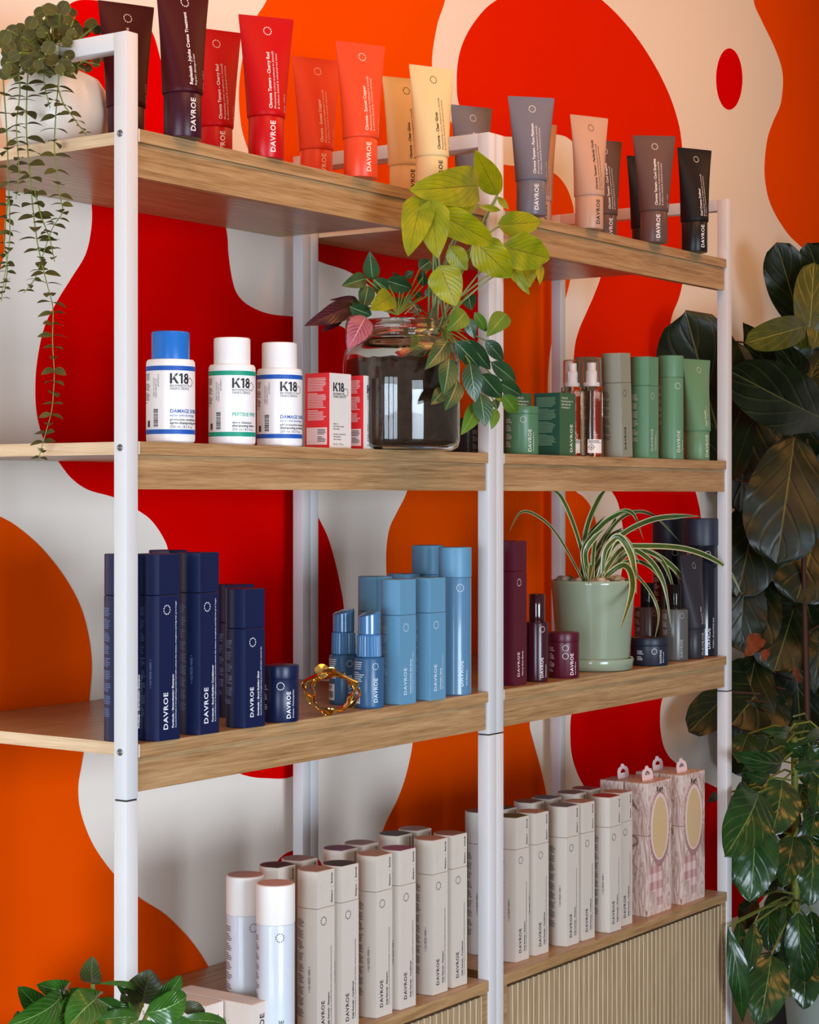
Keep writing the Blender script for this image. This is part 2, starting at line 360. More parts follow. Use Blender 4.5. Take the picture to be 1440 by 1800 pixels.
def cabinet(x0, label):
    r = empty('cabinet', (x0, 0, 0), 0, label, 'cabinet', 'fluted oak cabinets')
    zt = SCB
    MB().box(.0015, IW - .0015, .0, WALLY - .003, zt - .020, zt).build('top_panel', OAK, r, ang=0)
    mb = MB(); mb.box(.0015, .016, .003, .47, .08, zt - .0205); mb.box(IW - .016, IW - .0015, .003, .47, .08, zt - .0205)
    mb.box(.016, IW - .016, .45, .47, .08, zt - .0205); mb.box(.016, IW - .016, .03, .45, .08, .1)
    mb.box(.016, IW - .016, .024, .028, .1, zt - .0205)
    mb.build('body', OAK, r, ang=0)
    xm = IW / 2 - .012
    for k, (a, b) in enumerate(((.0185, xm), (xm + .003, IW - .0185))):
        zlo, zhi = .1, zt - .027
        n = int((b - a) / .0185); p = (b - a) / n; prof = []
        for i in range(n):
            s = a + i * p
            prof += [(s, .0035), (s + p * .80, .0035), (s + p * .83, .0066), (s + p * .92, .0066)]
        prof += [(b, .0035), (b, .022), (a, .022)]
        d = MB().loft([[(x, y, zlo) for x, y in prof], [(x, y, zhi) for x, y in prof]])
        d.m = [1 if (i < len(prof) and i % 4 >= 2) else 0 for i in range(len(d.f))]; d = d.build('door', [OAK_V, GROOVE_LIT], r, ang=20)
        hx = (xm - .02) if k == 0 else (xm + .023)
        hz = EYE - .899 - .225 + (0 if k == 0 else 0)
        MB().lathe([(.004, 0), (.004, .012), (.010, .014), (.0115, .018), (.010, .023), (.004, .0245)], 20).build('knob', STEEL, d)
        kn = d.children[0]; kn.rotation_euler = (PI / 2, 0, 0); kn.location = (hx, .0035, hz)
    return r
cabinet(0, 'oak cabinet with vertical fluted doors under the nearer shelving unit')
cabinet(X2, 'oak cabinet with vertical fluted doors under the right shelving unit')

# ------------------------------------------------------------------ bottle kinds
def ink(c, nm=None): return mat('print_%d_%d_%d' % c, c, .5, var=0)
def plastic(c, rough=.42, coat=0): return mat('plastic_%d_%d_%d_%d' % (*c, int(rough * 100)), c, rough, var=.03, coat=coat)
SMALL = 'A powerful blend of strengthening proteins and native extracts that cleanses, strengthens and helps hair grow longer'
def d_bottle(col, H, tc, title, sub, dsz=.0112, disc=None, capcol=None, caph=.062, pcol=None, capprint=False, squeeze=True, para=True, rough=.4):
    def fn():
        r = bpy.data.objects.new('shampoo_bottle', None); COL.objects.link(r)
        P = dsec(); hb = H - caph
        b = prism(MB(), P, 0, hb - .0006).build('body', plastic(col, rough), r, ang=25)
        c = prism(MB(), P, hb, H, k=.99).build('cap', plastic(capcol or col, rough), r, ang=25)
        if disc:
            Q = scl(P, .93)
            MB().loft([[(x, y, H - .0001) for x, y in Q], [(x, y, H + .0006) for x, y in Q]]).build('top_disc', plastic(disc, .45), c, ang=25, label='coloured disc on the cap')
        m = path_map(P); pr = Print(m); tcm = ink(tc)
        pr.text('DAVROE', dsz, -.004, .016, bold=.02, space=1.12)
        pr.text(title, .0056, .0085, .018, bold=.03)
        pr.text(sub, .0040, .0140, .018, bold=.01, res=1)
        pr.ring(-.006, hb - .022, .0075)
        pr.build(tcm, b)
        if para or squeeze:
            p2 = Print(m)
            if para: p2.paras(-.070, -.0455, .035, hb - .02, .0027, seed=len(title), rows=5)
            if squeeze: p2.text('+ SQUEEZE HERE +', .0052, -.0345, hb * .36, bold=.01, res=1)
            p2.build(ink(pcol or tc), b, name='small_print')
        if capprint:
            p3 = Print(lambda u, v: path_map(P, .0002)(u, v))
            p3.text('Shampoo   -   Remedy', .0055, .0165, hb + .006, bold=.03, res=1)
            p3.build(tcm, c)
            p4 = Print(path_map(P, .0003)); p4.text('DAVROE', .008, -.006, hb + .008); p4.build(ink((222, 212, 200)), c, name='faint_lettering')
        return r
    return fn
def can(col, R, H, caph, tc, title, disc=None, capcol=None, rough=.3, shoulder=True, capR=None, metal=0, base=None):
    def fn():
        r = bpy.data.objects.new('spray_can', None); COL.objects.link(r)
        hb = H - caph; cr = capR or R
        m0 = mat('can_%d_%d_%d' % col, col, rough, metal=metal, coat=.3)
        prof = [(R * .95, 0), (R * .99, .002), (R * .985, .004), (R * .985, hb - .004), (R * .96, hb - .001)]
        b = MB().lathe(prof, 48).build('body', m0, r)
        mc = plastic(capcol or col, .42)
        c = MB().lathe([(cr * .995, hb - .0005), (cr, hb + .001), (cr, H - .003), (cr * .985, H - .0008), (cr * .95, H)], 48).build('cap', mc, r)
        if disc: MB().lathe([(cr * .93, H - .0002), (cr * .93, H + .0008)], 40).build('top_disc', plastic(disc, .45), c)
        pr = Print(path_map(circ(R * .985)))
        pr.text('DAVROE', .0112, .004, .016, bold=.02, space=1.12)
        pr.text(title, .005, .0135, .018, bold=.02, res=1)
        pr.ring(-.002, hb - .02, .0075)
        pr.paras(-.058, -.04, .07, hb - .02, .0032, seed=5, rows=3)
        pr.build(ink(tc), b)
        return r
    return fn
def tubefn(col, tc, title, l2, l3, H=.229, capcol=None):
    def fn():
        r = bpy.data.objects.new('squeeze_tube', None); COL.objects.link(r)
        R = .0285; hc = .067; A = .0465; Rb = .0305
        pm = mat('tube_%d_%d_%d' % col, col, .45, var=.03, spec=.22)
        cm = mat('tubecap_%d_%d_%d' % (capcol or col), capcol or col, .34, var=.02, spec=.35)
        c = MB().lathe([(R * .97, 0), (R, .002), (R, hc - .001), (R * .98, hc)], 48).build('cap', cm, r)
        zc = H - .005
        def ab(z):
            t = max(0, min(1, (z - hc) / (zc - hc)))
            return Rb + (A - Rb) * t ** 1.15, max(.0012, Rb * (1 - t ** 1.25) + .0012)
        rings = []; n = 56
        for z in [hc - .0004, hc + .0015] + [hc + (zc - hc) * k / 22 for k in range(1, 23)] + [H]:
            a, b = ab(z)
            if z < hc: a, b = Rb * .985, Rb * .985
            rings.append([(a * math.sin(2 * PI * i / n), -b * math.cos(2 * PI * i / n), z) for i in range(n)])
        bo = MB().loft(rings).build('body', pm, r, ang=50)
        def m(u, v):
            a, b = ab(v); q = max(-.98, min(.98, u / a))
            return (u, -b * math.sqrt(1 - q * q) - .0006, v)
        pr = Print(m)
        pr.text(title, .0075, .0000, hc + .01, bold=.025)
        pr.text(l2, .0056, .0070, hc + .01, bold=.0, res=1)
        pr.text(l3, .0056, .0130, hc + .01, bold=.0, res=1)
        pr.text('200 ml    6.7 fl oz', .0042, .0255, hc + .006, res=1)
        pr.ring(0, H - .024, .0072)
        pr.build(ink(tc), bo)
        p2 = Print(path_map(circ(R), .0004)); p2.text('DAVROE', .0121, .006, .008, bold=.022, space=1.08); p2.build(ink(tc), c)
        return r
    return fn
def tub(col, R, H, lidh, tc, title, twin=False, glossy=.35):
    def fn():
        r = bpy.data.objects.new('product_tub', None); COL.objects.link(r)
        hb = H - lidh; m0 = plastic(col, glossy)
        b = MB().lathe([(R * .94, 0), (R * .985, .003), (R * .985, hb - .0015), (R * .95, hb)], 48).build('body', m0, r)
        MB().lathe([(R * .99, hb - .0003), (R, hb + .001), (R, H - .003), (R * .97, H), (R * .9, H + .0004)], 48).build('lid', m0, r)
        pr = Print(path_map(circ(R * .985)))
        pr.text('DAVROE', min(.0104, hb * .155), .006, .006, bold=.02, space=1.1)
        pr.text(title, .004, .0125, .007, bold=.02, res=1)
        pr.ring(-.011, hb - .012, .0065)
        if twin: pr.ring(-.011, hb - .028, .0065)
        pr.paras(-.05, -.034, .012, hb - .012, .0032, 2, 3)
        pr.build(ink(tc), b); return r
    return fn
def pump(col, R, hb, H, cr, tc, title, capm, glossy=.3, clear=False, sticker=True, nozzle=None):
    def fn():
        r = bpy.data.objects.new('spray_bottle', None); COL.objects.link(r)
        m0 = GLASSY if clear else plastic(col, glossy)
        prof = [(R * .93, 0), (R * .99, .002), (R, .004), (R, hb - .004), (R * .97, hb - .001), (R * .82, hb)]
        b = MB().lathe(prof, 48).build('body', m0, r)
        if clear:
            MB().lathe([(R * .9, .004), (R * .92, .006), (R * .92, hb * .93), (R * .9, hb * .932)], 40).build('liquid', mat('pale_hair_oil', (238, 214, 190), .05, trans=1, ior=1.36, var=0), b)
        MB().lathe([(cr * .9, hb), (cr * .9, hb + .008)], 32).build('collar', nozzle or plastic(col, .3), r)
        nz = MB().lathe([(cr * .62, hb + .008), (cr * .62, hb + (H - hb) * .55), (cr * .5, hb + (H - hb) * .6), (cr * .5, hb + (H - hb) * .88)], 28).build('nozzle', nozzle or plastic(col, .3), r)
        prof = [(cr * .98, hb + .0005), (cr, hb + .002), (cr, H - .003), (cr * .93, H), (cr * .2, H), (cr * .2, H - .0008), (cr * .88, H - .0012), (cr * .93, H - .004), (cr * .93, hb + .001)]
        MB().lathe(prof, 40, cap0=False, cap1=False).build('clear_cap', capm, r)
        pr = Print(path_map(circ(R)))
        pr.text('DAVROE', .0095, .002, .008, bold=.02, space=1.1)
        pr.text(title, .004, .010, .009, bold=.02, res=1); pr.ring(0, hb - .014, .0062)
        pr.paras(-.05, -.034, .05, hb - .012, .003, 4, 4)
        pr.build(ink(tc), b)
        if sticker:
            s1 = Print(path_map(circ(R), .0003)); s1.rect(-.054, -.038, .008, .038, 6); s1.build(ink((225, 225, 225)), b, 'sticker')
            s2 = Print(path_map(circ(R), .0006)); s2.bars(-.051, -.041, .011, .030, 12); s2.build(ink((30, 30, 34)), b, 'barcode')
        return r
    return fn
GLASSY = mat('clear_plastic', (255, 252, 250), .03, trans=1, ior=1.3, var=0)
CLEARCAP = mat('clear_cap_plastic', (250, 250, 250), .04, trans=1, ior=1.12, var=0)
SMOKECAP = mat('smoky_cap_plastic', (70, 60, 62), .06, trans=.85, ior=1.3, var=0)

# ------------------------------------------------------------------ tubes along the top shelf
G_T = 'squeeze tubes on the top shelf'
WHT = (232, 222, 214); BLK = (40, 32, 30)
def place_tube(px, py, rz, col, tc, title, label, l2='Moisturising colour treatment to intensify', l3='& enhance natural & coloured red tones', capcol=None):
    H = .229; d = (SA - EYE + H) * F_PX / (HORIZ - py); p = at_d(px, HORIZ, d)
    cached(('tube', col), tubefn(col, tc, title, l2, l3, H, capcol), (p.x, p.y, SA + .0003), math.radians(-rz), label, 'tube', G_T)
MAR = (66, 4, 14); CHE = (196, 0, 8); COR = (234, 72, 36); CRE = (232, 198, 142); GRY = (114, 108, 116); BEI = (198, 152, 126); TAU = (98, 72, 66); BLA = (28, 24, 26)
place_tube(321, -22, 18, MAR, WHT, 'Replenish - Jojoba Creme Treatment', 'dark maroon tube with brown cap in the front row, tallest on the top shelf', 'Repairs damaged hair', '', (60, 14, 32))
place_tube(468, 30, 32, CHE, WHT, 'Chroma Tamers - Cherry Red', 'bright cherry red tube in the front row of the top shelf')
place_tube(634, 77, 28, COR, (246, 214, 190), 'Chroma - Sunset Copper', 'coral orange tube in the front row with its whole cap in sight')
place_tube(759, 118, 25, CRE, BLK, 'Chroma - Clear Gloss', 'pale cream tube in the front row above the lime green leaves')
place_tube(934, 171, 41, GRY, WHT, 'Chroma Tamers - Pure Platinum', 'tall blue-grey tube in the front row right of the middle posts')
place_tube(1036, 205, 25, BEI, BLK, 'Chroma Tamers - Perfectly Nude', 'beige tube in the front row between the grey and taupe ones')
place_tube(1150, 239, 48, TAU, WHT, 'Chroma Tamers - Cool Graphite', 'taupe brown tube in the front row beside the black one')
place_tube(1221, 262, 27, BLA, WHT, 'Curl Creme Definer', 'black tube at the right end of the top shelf, front row')
place_tube(222, 7, 25, MAR, WHT, '', 'dark maroon tube standing behind the white left post')
place_tube(378, 53, 27, CHE, WHT, '', 'cherry red tube in the back row beside the maroon tube')
place_tube(556, 103, 28, COR, WHT, '', 'coral orange tube in the back row, left of the front coral one')
place_tube(712, 138, 28, CRE, BLK, '', 'cream tube in the back row between coral and pale cream tubes')
place_tube(829, 187.5, 28, GRY, WHT, '', 'grey tube whose top shows above the white rail of the middle frame')
place_tube(945, 217, 28, BEI, BLK, '', 'beige tube in the back row, only its right edge showing behind the blue-grey tube')
place_tube(1061, 247, 30, TAU, WHT, '', 'taupe tube in the back row half hidden by the beige tube')
place_tube(1133, 276, 30, BLA, WHT, '', 'black tube in the back row peeking out left of the taupe tube')

# ------------------------------------------------------------------ middle shelf, left bay
def k18(band, cap, title, tcol, sub1, sub2, sub3):
    def fn():
        r = bpy.data.objects.new('shampoo_bottle', None); COL.objects.link(r)
        R = .0372; hb = .127; H = .170; cr = .029
        wm = plastic((240, 238, 238), .32)
        b = MB().lathe([(R * .9, 0), (R * .985, .003), (R, .007), (R, hb - .007), (R * .985, hb - .003), (R * .93, hb), (cr * .97, hb)], 56).build('body', wm, r)
        MB().lathe([(cr * .97, hb), (cr, hb + .001), (cr, H - .003), (cr * .97, H - .0008), (cr * .93, H)], 48).build('cap', plastic(cap, .3), r)
        mp = path_map(circ(R, 56), .0003)
        for v in (.0135, .1095):
            s = Print(mp); L = 2 * PI * R; s.rect(-L / 2, L / 2 * .999, v, v + .007, 56); s.build(ink(band), b, 'band')
        p = Print(mp); o = -.003
        p.k18(o, .0895, .0155)
        p.text('BIOMIMETIC', .0052, o, .0845, vert=False); p.text('HAIRSCIENCE', .0052, o, .0802, vert=False)
        p.ring(o + .034, .092, .007, 9)
        p.text(sub2, .0056, o, .0335, vert=False, bold=.01); p.text(sub3, .0056, o, .0285, vert=False, bold=.02)
        p.text('250 ml / 8.5 fl oz', .0058, o, .0225, vert=False)
        p.paras(-.055, -.038, .06, .104, .0022, 3, 5); p.bars(-.030, -.0215, .024, .052, 22)
        p.text('HAIRSCIENCE K18', .0035, -.024, .068, res=1); p.text('BIOMIMETIC', .0035, -.020, .085, res=1); p.text('FREE OF SULFATES', .0035, -.028, .07, res=1)
        p.rect(-.045, -.0385, .024, .034, 3)
        p.build(ink((38, 36, 40)), b)
        q = Print(mp); q.text(title, .0078, o, .0455, vert=False, bold=.02); q.text(sub1, .0055, o, .0400, vert=False); q.build(ink(tcol), b, 'coloured_lettering')
        return r
    return fn
GK = 'shampoo bottles with blue or green bands'
for px, band, cap, ti, tcl, s1, s2, s3, lab in (
    (300, (20, 84, 176), (30, 112, 200), 'DAMAGE SHIELD', (40, 90, 170), 'ecran anti-dommage', 'protective conditioner', 'apres-shampooing protecteur', 'white bottle with bright blue cap and blue bands'),
    (408, (8, 150, 120), (238, 236, 236), 'PEPTIDE PREP', (60, 180, 150), '', 'detox shampoo', 'shampooing detox', 'white bottle with white cap and green bands'),
    (491.5, (20, 84, 176), (238, 236, 236), 'DAMAGE SHIELD', (40, 90, 170), 'ecran anti-dommage', 'pH protective shampoo', 'shampooing protecteur', 'white bottle with white cap and blue bands beside the red boxes')):
    p = at_Y(px, HORIZ, .042)
    cached(('k', ti, cap), k18(band, cap, ti, tcl, s1, s2, s3), (p.x, p.y, SB), math.radians(-45), lab, 'bottle', GK)
def label_box(name, sx, sy, H, side, front, edge_open=True):
    r = bpy.data.objects.new(name, None); COL.objects.link(r)
    mb = MB()
    mb.box(0, sx, 0, sy, 0, H)
    mb.m = [0, 0, 1, 1, 0, 0]
    b = mb.build('carton', [side, front], r, ang=0)
    MB().box(.0006, sx - .0006, .0006, sy - .0006, H, H + .0004).build('lid_flap', side, r, ang=0)
    return r, b
def kbox():
    r, b = label_box('product_box', .060, .052, .126, mat('coral_red_card', (242, 44, 52), .5), mat('white_card', (232, 224, 216), .5))
    front = lambda u, v: (u, -.0004, v); side = lambda u, v: (-.0004, .052 - u, v)
    p = Print(front); p.k18(.010, .0955, .0150); p.text('BIOMIMETIC', .0056, .010, .0895, vert=False); p.text('HAIRSCIENCE', .0056, .010, .085, vert=False)
    p.ring(.045, .095, .007, 9)
    for i, t in enumerate(('leave-in', 'molecular repair', 'hair mask', '', 'masque reparateur', 'moleculaire', 'sans rincage', '', '50 ml / 1.7 fl oz')): p.text(t, .0045, .010, .040 - i * .0043, vert=False, res=1)
    p.build(ink((38, 34, 36)), b)
    q = Print(side); q.paras(.006, .046, .045, .117, .0026, 4, 9); q.rect(.004, .047, .006, .035); q.build(ink((250, 226, 222)), b, 'small_print')
    q = Print(lambda u, v: (-.0007, .052 - u, v)); q.paras(.027, .045, .009, .031, .0025, 9, 4); q.build(ink((60, 50, 52)), b, 'sticker_print')
    return r
p = at_Y(579.3, HORIZ, .018); cached('kbox', kbox, (p.x, p.y, SB), 0, 'red and white product box next to the white bottles', 'box', 'red and white boxes')
p = at_Y(639.0, HORIZ, .018); cached('kbox', kbox, (p.x, p.y, SB), 0, 'red and white product box right in front of the glass jar', 'box', 'red and white boxes')
def darkbox():
    r, b = label_box('product_box', .05, .05, .075, mat('near_black_card', (30, 30, 30), .5), mat('near_black_card', (30, 30, 30), .5))
    p = Print(lambda u, v: (u, -.0004, v)); p.text('DAVROE', .011, .014, .006); p.paras(.026, .044, .008, .05, .003, 3, 3); p.build(ink((110, 106, 100)), b); return r
p = at_Y(818, HORIZ, .17); cached('darkbox', darkbox, (p.x, p.y, SB), 0, 'small black product box behind the glass jar', 'box', None)

# ------------------------------------------------------------------ middle shelf, right bay (greens)
GRN = (94, 140, 106); DGR = (44, 84, 66); SAG = (142, 142, 124); PG = (212, 214, 196)
p = at_Y(916, HORIZ, .05); cached('gtub', tub((82, 128, 92), .0345, .0945, .014, PG, 'Curl Hydrating Masque'), (p.x, p.y, SB), math.radians(-32), 'mid green lidded tub in front of the green boxes', 'tub', None)
def gbox(h, key):
    def fn():
        r, b = label_box('product_box', .063, .060, h, mat('deep_green_card', (36, 88, 70), .5), mat('olive_green_card', (58, 96, 64), .5))
        q = Print(lambda u, v: (-.0004, .060 - u, v)); q.paras(.006, .052, .02, h - .01, .0029, 4, 7); q.build(ink((130, 170, 140)), b, 'small_print')
        p = Print(lambda u, v: (u, -.0004, v)); p.text('DAVROE', .0135, .050, .008, bold=.02, space=1.1)
        for i, t in enumerate(('CURLiCUE', 'Nourishing Hair Oil', 'Lightweight shine', 'moisturising oil')): p.text(t, .0055, .006, h - .012 - i * .0062, vert=False, bold=.01, res=1)
        p.build(ink((222, 226, 208)), b); return r
    return fn
p = at_Y(984, HORIZ, .035); cached('gbox', gbox(.127, 1), (p.x, p.y, SB), 0, 'dark green carton between the green tub and the clear spray bottles', 'box', 'dark green cartons')
p = at_Y(936, HORIZ, .10); cached('gbox2', gbox(.1265, 2), (p.x - .066, p.y, SB), 0, 'dark green carton mostly hidden behind the green tub', 'box', 'dark green cartons')
NOZ = mat('white_nozzle', (238, 226, 222), .35)
for px, Y, lab in ((1040, .035, 'clear spray bottle in front with white nozzle and flammable sticker'), (1006, .075, 'clear spray bottle just behind and left of the other one')):
    p = at_Y(px, HORIZ, Y)
    cached('clear', pump((240, 230, 225), .0232, .145, .2, .0185, (214, 150, 120), '', CLEARCAP, clear=True, sticker=False, nozzle=NOZ), (p.x, p.y, SB), math.radians(-35), lab, 'bottle', 'clear spray bottles')
cl = CACHE['clear']; body = [c for c in cl.children if c.name.startswith('body')][0]
def add_sticker(body, R):
    s1 = Print(path_map(circ(R), .0005)); s1.rect(-.018, .014, .008, .036, 10); a = s1.build(ink((238, 222, 210)), body, 'sticker')
    s2 = Print(path_map(circ(R), .0009))
    c = (-.010, .020); 
    for a0, a1 in (((0, 1), (1, 0)), ((1, 0), (0, -1)), ((0, -1), (-1, 0)), ((-1, 0), (0, 1))):
        s2.mb.add([s2.m(c[0] + a0[0] * k, c[1] + a0[1] * k) for k in (.0052, .0068)] + [s2.m(c[0] + a1[0] * k, c[1] + a1[1] * k) for k in (.0068, .0052)], [(0, 1, 2, 3)])
    s2.ring(c[0], c[1] - .0005, .0022, 6, 1, .6); s2.paras(-.016, .012, .028, .033, .0022, 2, 9); s2.build(ink((70, 40, 40)), body, 'hazard_mark')
for o in [x for x in bpy.data.objects if x.name.startswith('body') and x.parent and x.parent.get('group') == 'clear spray bottles']: add_sticker(o, .0232)
GS = 'green and sage bottles on the middle shelf'
hS = .218
def put_d(key, fn, px, Y, z, rz, lab, grp, lean=0, cat='bottle'):
    p = at_Y(px, HORIZ, Y); o = cached(key, fn, (p.x, p.y, z), math.radians(rz), lab, cat, grp)
    if lean: o.rotation_euler = (0, math.radians(lean), math.radians(rz)); o.location.z = z + .028 * abs(math.sin(math.radians(lean)))
    return o
sg = d_bottle(SAG, hS, BLK, '', '', pcol=(60, 58, 50), squeeze=False)
put_d('sage', sg, 1085, .036, SB, 0, 'grey-green bottle leaning left against the clear sprays', GS, lean=-2.6)
put_d('sage', sg, 1034, .14, SB, 0, 'grey-green bottle upright behind the clear spray bottles', GS)
put_d('green', d_bottle(GRN, hS, PG, 'Curl Shampoo', 'Gentle hydrating cleanser', squeeze=False), 1131, .036, SB, 0, 'green flat-fronted bottle left of the round green can', GS)
p = at_Y(1179, HORIZ, .04); cached('gcan', can(GRN, .0285, .2285, .047, PG, 'Curl Mousse', rough=.38), (p.x, p.y, SB), math.radians(-24), 'round green can between flat bottle and green tube', 'can', GS)
p = at_Y(1225, HORIZ, .045); cached('gtube', tubefn((104, 142, 104), PG, 'Curl Cream', 'Defines and hydrates', ''), (p.x, p.y, SB), math.radians(-14), 'green squeeze tube at the right end beside the white post', 'tube', None)

# ------------------------------------------------------------------ lower shelf, left bay
NAV = (12, 24, 64); NT = (226, 228, 232); GN = 'navy bottles on the lower shelf'
SUBN = SMALL
nb = d_bottle(NAV, .2775, NT, 'Fortitude - Strengthening Shampoo', SUBN, dsz=.0131, pcol=(90, 110, 150), caph=.061, rough=.34)
nb2 = d_bottle(NAV, .2775, NT, 'Fortitude - Bond-Building Conditioner', SUBN, dsz=.0131, pcol=(90, 110, 150), caph=.061, rough=.34)
nb3 = d_bottle(NAV, hS, NT, 'Fortitude - Bond Building Elixir', SUBN[:66], pcol=(120, 138, 174), squeeze=False, rough=.34)
def put_p(key, fn, px, py, z, r, rz, lab, cat, grp):
    p, d = on_z(px, py, z, r); return cached(key, fn, (p.x, p.y, z + .0003), math.radians(rz), lab, cat, grp)
put_p('nb', nb, 217, 1305, SD, .030, -2, 'navy bottle standing half behind the white left post', 'bottle', GN)
put_p('nb', nb, 277, 1303.8, SD, .030, -2, 'tall navy shampoo bottle just right of the white left post', 'bottle', GN)
put_p('nb2', nb2, 347, 1292.5, SD, .030, 0, 'tall navy conditioner bottle, third from the left', 'bottle', GN)
put_p('nb', nb, 293, 1276, SD, .030, 0, 'tall navy bottle in the back row between the two front ones', 'bottle', GN)
put_p('nb3', nb3, 428.5, 1280.6, SD, .030, -4, 'shorter navy bottle next to the navy tub', 'bottle', GN)
put_p('nb3', nb3, 411, 1262, SD, .030, 0, 'shorter navy bottle hidden behind the front short one', 'bottle', GN)
put_p('ntub', tub(NAV, .0298, .0905, .020, NT, 'Fortitude - Thickening Paste'), 493.5, 1271, SD, .03, -30, 'small navy lidded tub beside the gold bangle', 'tub', None)
# gold bangle: three twisting bands standing on edge
GOLD = mat('polished_gold', (238, 188, 104), .12, metal=1, var=.1, scale=60)
gp, gd = on_z(583, 1259, SD, .012)
g = empty('gold_bangle', (gp.x, gp.y, SD), math.radians(-52), 'sculpted gold cuff bangle standing on edge on the lower shelf', 'bangle')
rd = random.Random(4)
for b_, (y0, ph, sh) in enumerate(((-.008, 0, 1.0), (.007, 1.7, .94))):
    n = 72; mbb = MB(); rings = []
    for i in range(n):
        a = 2 * PI * i / n
        rx = .0405 * sh + .0022 * math.sin(5 * a + ph) + (.003 * math.sin(3 * a + ph)); rz = .0325 * sh + .0022 * math.cos(4 * a + ph)
        c = Vector((rx * math.cos(a) + (.004 if b_ else -.003), y0 + .006 * math.sin(3 * a + ph), .0385 + rz * math.sin(a)))
        nr = Vector((math.cos(a), 0, math.sin(a))); tw = .7 * math.sin(3 * a + ph * 2) + .3 * math.sin(7 * a); wv = .0074 + .0014 * math.sin(6 * a + ph)
        A = Vector((0, 1, 0)) * math.cos(tw) + nr * math.sin(tw); B = nr * math.cos(tw) - Vector((0, 1, 0)) * math.sin(tw)
        rings.append([c + A * wv * math.cos(q * PI / 6) + B * .0022 * math.sin(q * PI / 6) for q in range(12)])
    zmin = min(v.z for r_ in rings for v in r_)
    rings = [[Vector((v.x, v.y, v.z - zmin + .0002)) for v in r_] for r_ in rings]
    rings.append(rings[0]); mbb.loft(rings, False, False).build('band', GOLD, g, ang=60)
MB().lathe([(.0001, -.0042), (.005, -.004), (.012, -.0015), (.013, 0), (.012, .0015), (.005, .003), (.0001, .0032)], 28).build('petal', GOLD, g)
pt = g.children[-1]; pt.rotation_euler = (1.25, .2, 0); pt.location = (-.016, -.001, .0735)
# light blue
LB = (94, 146, 178); MBL = (52, 94, 134); LT = (206, 222, 234); GB = 'light blue flat-fronted bottles'
def bspray():
    r = bpy.data.objects.new('spray_bottle', None); COL.objects.link(r); R = .0252
    b = MB().lathe([(R * .93, 0), (R * .99, .002), (R, .004), (R, .083), (R * .96, .086), (R * .84, .087)], 44).build('body', plastic(MBL, .3), r)
    col = MB(); n = 26; rings = []
    for z, k in ((.0875, .97), (.089, 1), (.123, .96), (.125, .90)):
        rings.append([((.0215 * k - (.0016 if i % 2 else 0)) * math.cos(2 * PI * i / (2 * n)), (.0215 * k - (.0016 if i % 2 else 0)) * math.sin(2 * PI * i / (2 * n)), z) for i in range(2 * n)])
    col.loft(rings).build('ribbed_collar', plastic((70, 122, 170), .35), r, ang=20)
    mb = MB(); s = 36
    rings = [[(.0192 * q * math.cos(2 * PI * i / s), .0192 * q * math.sin(2 * PI * i / s), z) for i in range(s)] for q, z in ((.9, .1245), (.93, .1262), (1, .127), (1, .150))]
    rings.append([(.0192 * math.cos(2 * PI * i / s), .0192 * math.sin(2 * PI * i / s), .162 + .005 * math.cos(2 * PI * i / s) - .001) for i in range(s)])
    rings.append([(.0175 * math.cos(2 * PI * i / s), .0175 * math.sin(2 * PI * i / s), .1625 + .005 * math.cos(2 * PI * i / s)) for i in range(s)])
    mb.loft(rings).build('actuator', plastic((66, 116, 164), .16, coat=.5), r, ang=40)
    pr = Print(path_map(circ(R))); pr.text('DAVROE', .0100, .004, .010, bold=.02, space=1.1); pr.ring(0, .072, .006); pr.paras(-.050, -.020, .045, .078, .0036, 5, 4); pr.build(ink(LT), b)
    s1 = Print(path_map(circ(R), .0003)); s1.rect(-.050, -.028, .008, .036, 8); s1.build(ink((222, 226, 230)), b, 'sticker')
    s2 = Print(path_map(circ(R), .0006))
    for k in range(11): s2.rect(-.047 + k * .0016, -.047 + k * .0016 + (.0009 if k % 3 else .0005), .012, .024)
    s2.paras(-.046, -.032, .028, .033, .0024, 3, 4); s2.build(ink((40, 44, 52)), b, 'barcode')
    return r
put_p('bs', bspray, 649, 1246.4, SD, .026, -28, 'mid blue spray bottle with ribbed collar, front one', 'bottle', 'mid blue spray bottles')
put_p('bs', bspray, 604, 1240, SD, .026, -28, 'mid blue spray bottle partly behind the gold bangle', 'bottle', 'mid blue spray bottles')
lb = d_bottle(LB, hS, LT, 'Moisture Repair Salt Spray', 'Creates texture and body with a matte finish', pcol=(150, 190, 216), squeeze=False)
lb2 = d_bottle(LB, hS, LT, 'Volumising Spray', 'Light styling lotion with UV protection', pcol=(150, 190, 216), squeeze=False)
put_p('lb', lb, 657, 1227, SD, .030, -4, 'light blue bottle behind the front blue spray', 'bottle', GB)
put_p('lb', lb, 698, 1239.4, SD, .030, -4, 'light blue bottle in front, right of the blue spray', 'bottle', GB)
put_p('lb2', lb2, 751, 1232, SD, .030, -4, 'light blue bottle in front of the two tall blue cans', 'bottle', GB)
put_p('lb2', lb2, 708, 1215, SD, .030, -4, 'light blue bottle hidden in the back between the two front ones', 'bottle', GB)
bc = can((84, 130, 166), .0305, .270, .054, LT, 'Dry Shampoo', rough=.28, capcol=LB)
put_p('bc', bc, 800, 1223, SD, .0305, -34, 'tall light blue aerosol can beside the middle post', 'can', 'tall light blue aerosol cans')
put_p('bc', bc, 752, 1209, SD, .0305, -34, 'tall light blue aerosol can behind, left of the other tall can', 'can', 'tall light blue aerosol cans')

